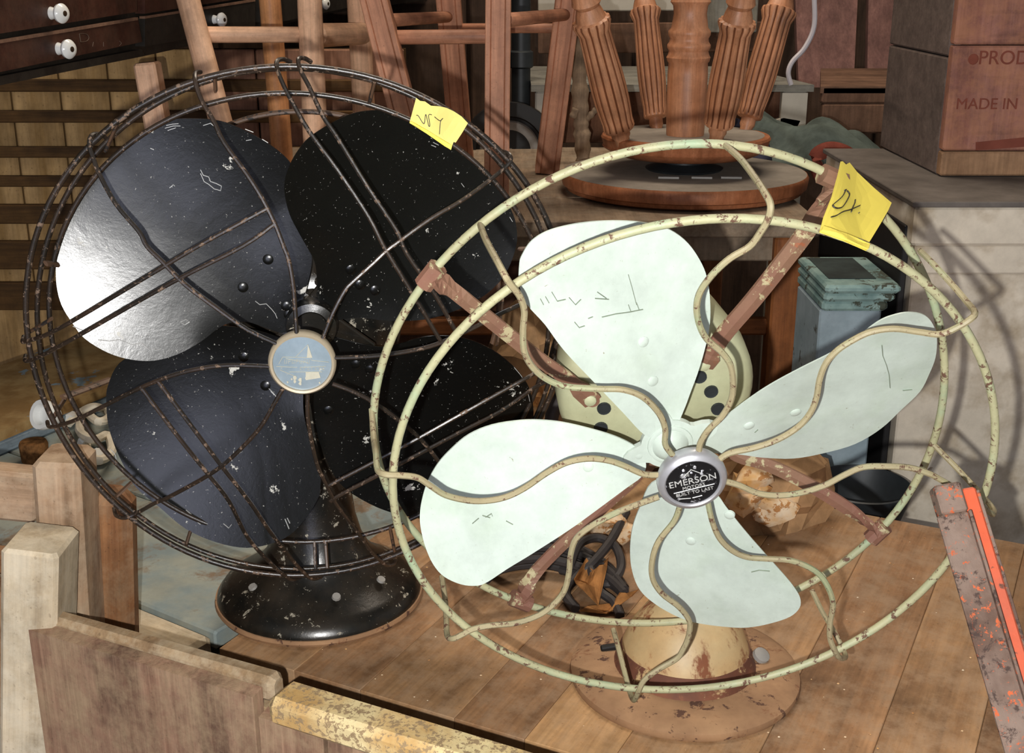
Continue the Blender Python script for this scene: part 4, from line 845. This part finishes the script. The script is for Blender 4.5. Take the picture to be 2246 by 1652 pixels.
def strap(px, r=.0055):
    n = len(px); P = [fw.hit(x, y, WR + (-.098-WR)*i/(n-1)+.002) for i, (x, y) in enumerate(px)]
    P = catmull(P, 5); N = len(P); fd = []
    for i in range(N):
        a = math.pi/2*max(0, 1-i/(N*.22)) if i < N*.3 else 0
        t = unit(P[min(i+1, N-1)]-P[max(i-1, 0)]); s = unit(np.cross(t, fw.n)); fd.append(s*math.cos(a)+fw.n*math.sin(a))
    s = link('cage_bracket', *tube(P, [r*(1.35 if i < N*.12 or i > N*.86 else 1.0) for i in range(N)], 6, flat=.38, fdir=fd), M['bracket'], WF)
    p = P[0]; l = fw.loc(p); rad = unit(fw.u*l[0]+fw.v*l[1]); tg = np.cross(fw.n, rad)
    link('clip', *tube([p-tg*.0075, p+tg*.0075], .0062, 10, fdir=fw.n), M['bracket'], s)
    q = P[-2]; link('screw', *lathe([(0, .0045), (.0035, .004), (.0045, .002)], q, fw.n, 12), M['fcream'], s, True)
strap([(945,605),(1000,642),(1060,690),(1120,738),(1190,793),(1250,835),(1300,880)])
strap([(1826,392),(1806,440),(1770,505),(1715,578),(1650,660),(1590,730),(1560,775),(1540,800)], .0066)
strap([(1142,1318),(1170,1262),(1215,1212),(1270,1160),(1330,1105),(1390,1050),(1440,990)])
strap([(1925,1168),(1880,1130),(1820,1090),(1750,1050),(1680,1018),(1620,1000),(1560,960)])
# badge
wc = fw.at(hb0[0], hb0[1], -.012)
link('badge_rim', *lathe([(-.004, .0195), (.0, .0212), (.004, .0213), (.0062, .0200), (.0072, .0175), (.0066, .0166), (.0056, .0163)], wc, fw.n, 48), M['chrome'], WF, True)
wp = link('badge_plate', *lathe([(.002, .0164), (.0058, .0163), (.0062, .008), (.0063, .001)], wc, fw.n, 48), M['badgeblack'], WF, True)
ba = math.radians(14); bu = fw.u*math.cos(ba)+fw.v*math.sin(ba); bv = -fw.u*math.sin(ba)+fw.v*math.cos(ba)
def btxt(t, size, dy, dxx=0): return font('lettering', t, size, wc+fw.n*.0066+bv*dy+bu*dxx, bu, bv, M['badgewhite'], wp, .00012)
btxt('EMERSON', .0066, .0020); btxt('MOTORS', .0034, -.0026); btxt('BUILT TO LAST', .0034, -.0068); btxt('THE', .0030, .0072, -.004)
for a, b in (((-.0125, -.0046), (.0125, -.0040)), ((-.006, .0058), (.0, .0105)), ((.0, .011), (.006, .006)), ((-.010, -.0098), (-.003, -.0112)), ((-.002, -.0112), (.004, -.0110))):
    link('ornament_line', *tube([wc+fw.n*.0065+bu*a[0]+bv*a[1], wc+fw.n*.0065+bu*b[0]+bv*b[1]], .0003, 5), M['badgewhite'], wp)
for k in range(10):
    x, y = rng.uniform(-.011, .011), rng.uniform(.004, .012)
    if math.hypot(x, y) < .0145: link('worn_fleck', *blob(wc+fw.n*.0064+bu*x+bv*y, .0010, k, 1, .4, (1, .4, 1)), M['chrome'], wp)
# ------------------------------------------------------------------ sticky notes
def note(name, outl, kern, surf, label, m, strokes, nrm_, lip=None):
    t = thing(name, label, 'note', surf(*kern))
    link('paper', *sheet(outl, kern, surf, .0004, -nrm_, smoothpts=False), m, t)
    for s in strokes: link('handwriting', *tube(catmull([surf(*p)+nrm_*.0003 for p in s], 4), .00055, 5, flat=.5, fdir=nrm_), M['ink'], t)
    if lip: link('folded_edge', *sheet(lip[0], lip[1], lambda x, y: surf(x, y)+nrm_*.0016, .0012, -nrm_, smoothpts=False), M['noteb'], t)
    return t
z1 = lambda x, y: (860+x/7.487, 190+y/7.487)
po = [z1(*p) for p in ((395,185),(460,235),(540,245),(640,315),(780,325),(900,352),(1020,410),(1140,490),(1245,600),(1150,760),(1045,920),(1010,910),(965,1030),(860,970),(560,760),(285,590),(330,430))]
fs_ = lambda x, y: fb.hit(x, y, .0062+.0035*math.sin((x-900)*.045)*math.sin((y-215)*.03))
note('sticky_note', po, z1(700, 560), fs_, 'yellow sticky note reading WY wrapped on the top right of black cage', M['note'],
     [[z1(*p) for p in s] for s in ([(400,470),(430,480),(500,590),(530,600),(545,480),(560,470),(600,640),(620,630),(600,470),(650,462)], [(697,495),(750,540),(790,560),(835,520),(800,560),(785,660),(778,780)])], fb.n,
     ([z1(*p) for p in ((285,590),(310,560),(560,700),(800,850),(985,960),(965,1030),(860,970),(560,760))], z1(600, 740)))
z2 = lambda x, y: (1720+x/6.883, 320+y/6.883)
ptA, ptB, ptC = fw.hit(1838, 400, WR+.021), fw.hit(1945, 475, WR+.021), fw.hit(1860, 520, .009)
nn = unit(np.cross(ptB-ptA, ptC-ptA)); nn = nn if nn@(CAM-ptA) > 0 else -nn
s2 = lambda x, y: on_pl(x, y, ptA, nn)+nn*.0012*math.sin((x-1800)*.05)
po2 = [z2(*p) for p in ((835,255),(870,250),(925,290),(990,250),(1120,375),(1360,620),(1600,880),(1555,985),(1450,1180),(1290,1460),(1265,1560),(900,1450),(540,1300),(590,1080),(700,780),(785,470),(810,370))]
note('sticky_note', po2, z2(1050, 900), s2, 'bright yellow sticky note reading DX. on the upper right of white fan cage', M['noteb'],
     [[z2(*p) for p in s] for s in ([(890,690),(920,680)], [(905,690),(850,790),(720,905),(705,930),(740,965),(800,970),(870,930),(960,790),(975,730),(930,690)], [(1080,805),(1070,860),(1035,930),(1010,1000)], [(1160,885),(1000,965),(860,1020),(750,1085),(682,1100)], [(1140,998),(1150,994)])], nn,
     ([z2(*p) for p in ((545,1285),(560,1240),(900,1370),(1285,1490),(1265,1560),(900,1450),(540,1300))], z2(910, 1420)))
# ------------------------------------------------------------------ cords, paper, leaves and crumbs on the table between the fans
def tz(px, py, h=.0): return on_z(px, py, TZ+h)
co = thing('power_cable', 'coiled black power cord lying on the table between the two fans', 'cord', tz(1220, 1270))
for k in range(5):
    px = [(1040+6*k, 1235+10*k), (1100, 1205+11*k), (1180, 1190+12*k), (1250, 1195+14*k), (1330, 1240+9*k), (1370, 1290+4*k)]
    link('coil', *tube(catmull([tz(a, b, .006+.0085*(k % 2)+.002*math.sin(i)) for i, (a, b) in enumerate(px)], 6), .0042, 8), M['cord'], co, True)
link('coil', *tube(catmull([tz(a, b, h) for a, b, h in ((1250,1240,.02),(1270,1195,.024),(1310,1180,.022),(1350,1200,.02),(1362,1245,.016),(1335,1280,.010),(1290,1265,.008),(1230,1250,.006))], 6), .0042, 8), M['cord'], co, True)
link('cord_run', *tube(catmull([tz(a, b, h) for a, b, h in ((1405,1075,.03),(1375,1120,.028),(1340,1185,.024),(1300,1235,.02),(1270,1262,.012),(1240,1300,.006),(1262,1335,.005))], 6), .0044, 8), M['cord'], co, True)
link('cord_run', *tube(catmull([tz(a, b, h) for a, b, h in ((1290,1230,.02),(1310,1290,.010),(1345,1320,.005),(1360,1350,.005))], 6), .0042, 8), M['cord'], co, True)
bcord = link('fan_lead', *tube(catmull([on_y(a, b, 1.06) for a, b in ((1250,700),(1225,760),(1215,820),(1232,860),(1210,915),(1214,985),(1205,1060))], 6), .0065, 10), M['cord'], None, True)
tag(bcord, 'thick black lead standing up behind the white fan, at its upper left', 'cord')
def crumple(c, rx, ry, rz, seed, n=3, amp=.35):
    bm = bmesh.new(); bmesh.ops.create_icosphere(bm, subdivisions=n, radius=1); g = np.random.default_rng(seed); K = g.normal(size=(14, 3))*3.2; ph = g.uniform(0, 6, 14); vs = []
    for v in bm.verts:
        p = V3(v.co); s = 1+amp*sum(abs(math.sin(K[i]@p+ph[i]))-.64 for i in range(14))/4; q = p*s; q[2] = max(q[2], -.55); vs.append(V3(c)+q*V3((rx, ry, rz)))
    fs = [[v.index for v in f.verts] for f in bm.faces]; bm.free(); return vs, fs
def place(px, py, h=0): return tz(px, py, h)
pb1 = thing('paper_bag', 'crumpled brown paper bag behind the white fan left of its motor', 'bag', tz(1150, 905))
c = tz(1155, 900, .035); c[2] = TZ+.055; link('bag_body', *crumple(c, .052, .05, .10, 5), M['paper'], pb1)
for i, (a, b) in enumerate(((1185, 905), (1190, 880), (1205, 850))):
    q = on_y(a, b, c[1]-.062); link('scrap', *blob(q, .012, 40+i, 1, .4, (1, .5, 1)), M['shell'], pb1)
pb2 = thing('paper_bag', 'crumpled brown paper bag behind the hub of the white fan', 'bag', tz(1680, 1120))
c2 = tz(1660, 1130); c2[2] = TZ+.03; link('bag_body', *crumple(c2, .072, .055, .06, 11), M['paper'], pb2)
pb3 = thing('paper_bag', 'crumpled orange-brown paper between the black cord and lower white blade', 'bag', tz(1350, 1180))
c3 = tz(1360, 1140); c3[2] = TZ+.015; link('bag_body', *crumple(c3, .060, .05, .035, 21), M['paper'], pb3)
SH = [(1690,1105,.020,'white tan shell on the brown bag below the right blade'),(1640,1085,.022,'tan crumbly lump beside the badge of white fan'),(1660,1035,.024,'orange-white lump under the right white blade'),(1720,1100,.010,'small white crumb right of the tan shell'),(1330,1150,.017,'orange-white lump between cord and lower white blade'),(1372,1165,.015,'small orange-white lump against the lower white blade')]
for i, (a, b, r, lab) in enumerate(SH):
    q = on_y(a, b, (c2 if a > 1500 else c3)[1]-.056); tag(link('shell_lump', *blob(q, r, 60+i, 2, .45, (1, .7, .75)), M['shell'], None, True), lab, 'lump')
def leaf(name, px, h, label):
    cxp = np.mean(px, 0); f = lambda x, y: tz(x, y, 0)+V3((0, 0, h+.012*math.sin((x-cxp[0])*.07)*math.cos((y-cxp[1])*.09)))
    return tag(link(name, *sheet(px, cxp, f, .0006, (0, 0, -1), (1, .75, .5, .25), smoothpts=False), M['leaf']), label, 'leaf')
leaf('dead_leaf', [(1258,1300),(1285,1278),(1305,1282),(1333,1258),(1330,1300),(1312,1345),(1280,1352),(1262,1340)], .018, 'curled dead brown leaf standing by the black cord coil')
leaf('dead_leaf', [(1270,1355),(1340,1330),(1400,1315),(1380,1340),(1330,1352)], .006, 'flat dead leaf sliver behind the rusty fan base')
# pan
link('pan_wall', *lathe([(-.12, .03), (-.05, .04), (-.01, .052), (.0, .054), (.001, .052), (-.04, .036), (-.05, .02)], pc, (0, 0, 1), 48), M['iron'], pn_, True)
# specks of debris on table
vs, fs = [], []; g = np.random.default_rng(3)
for k in range(240):
    a, b = g.uniform(.02, W_T-.15), g.uniform(.01, D_T-.02); q = A+dx*a+dy*b; r = g.uniform(.0005, .0013); n = len(vs)
    vs += [q+V3((r, 0, .0003)), q+V3((0, r, .0003)), q+V3((-r, 0, .0003)), q+V3((0, -r, .0003)), q+V3((0, 0, r))]; fs += [[n, n+1, n+4], [n+1, n+2, n+4], [n+2, n+3, n+4], [n+3, n, n+4], [n+3, n+2, n+1, n]]
tag(link('dust_specks', vs, fs, M['shell']), 'pale specks of grit scattered over the plank table', 'grit', None, 'stuff')
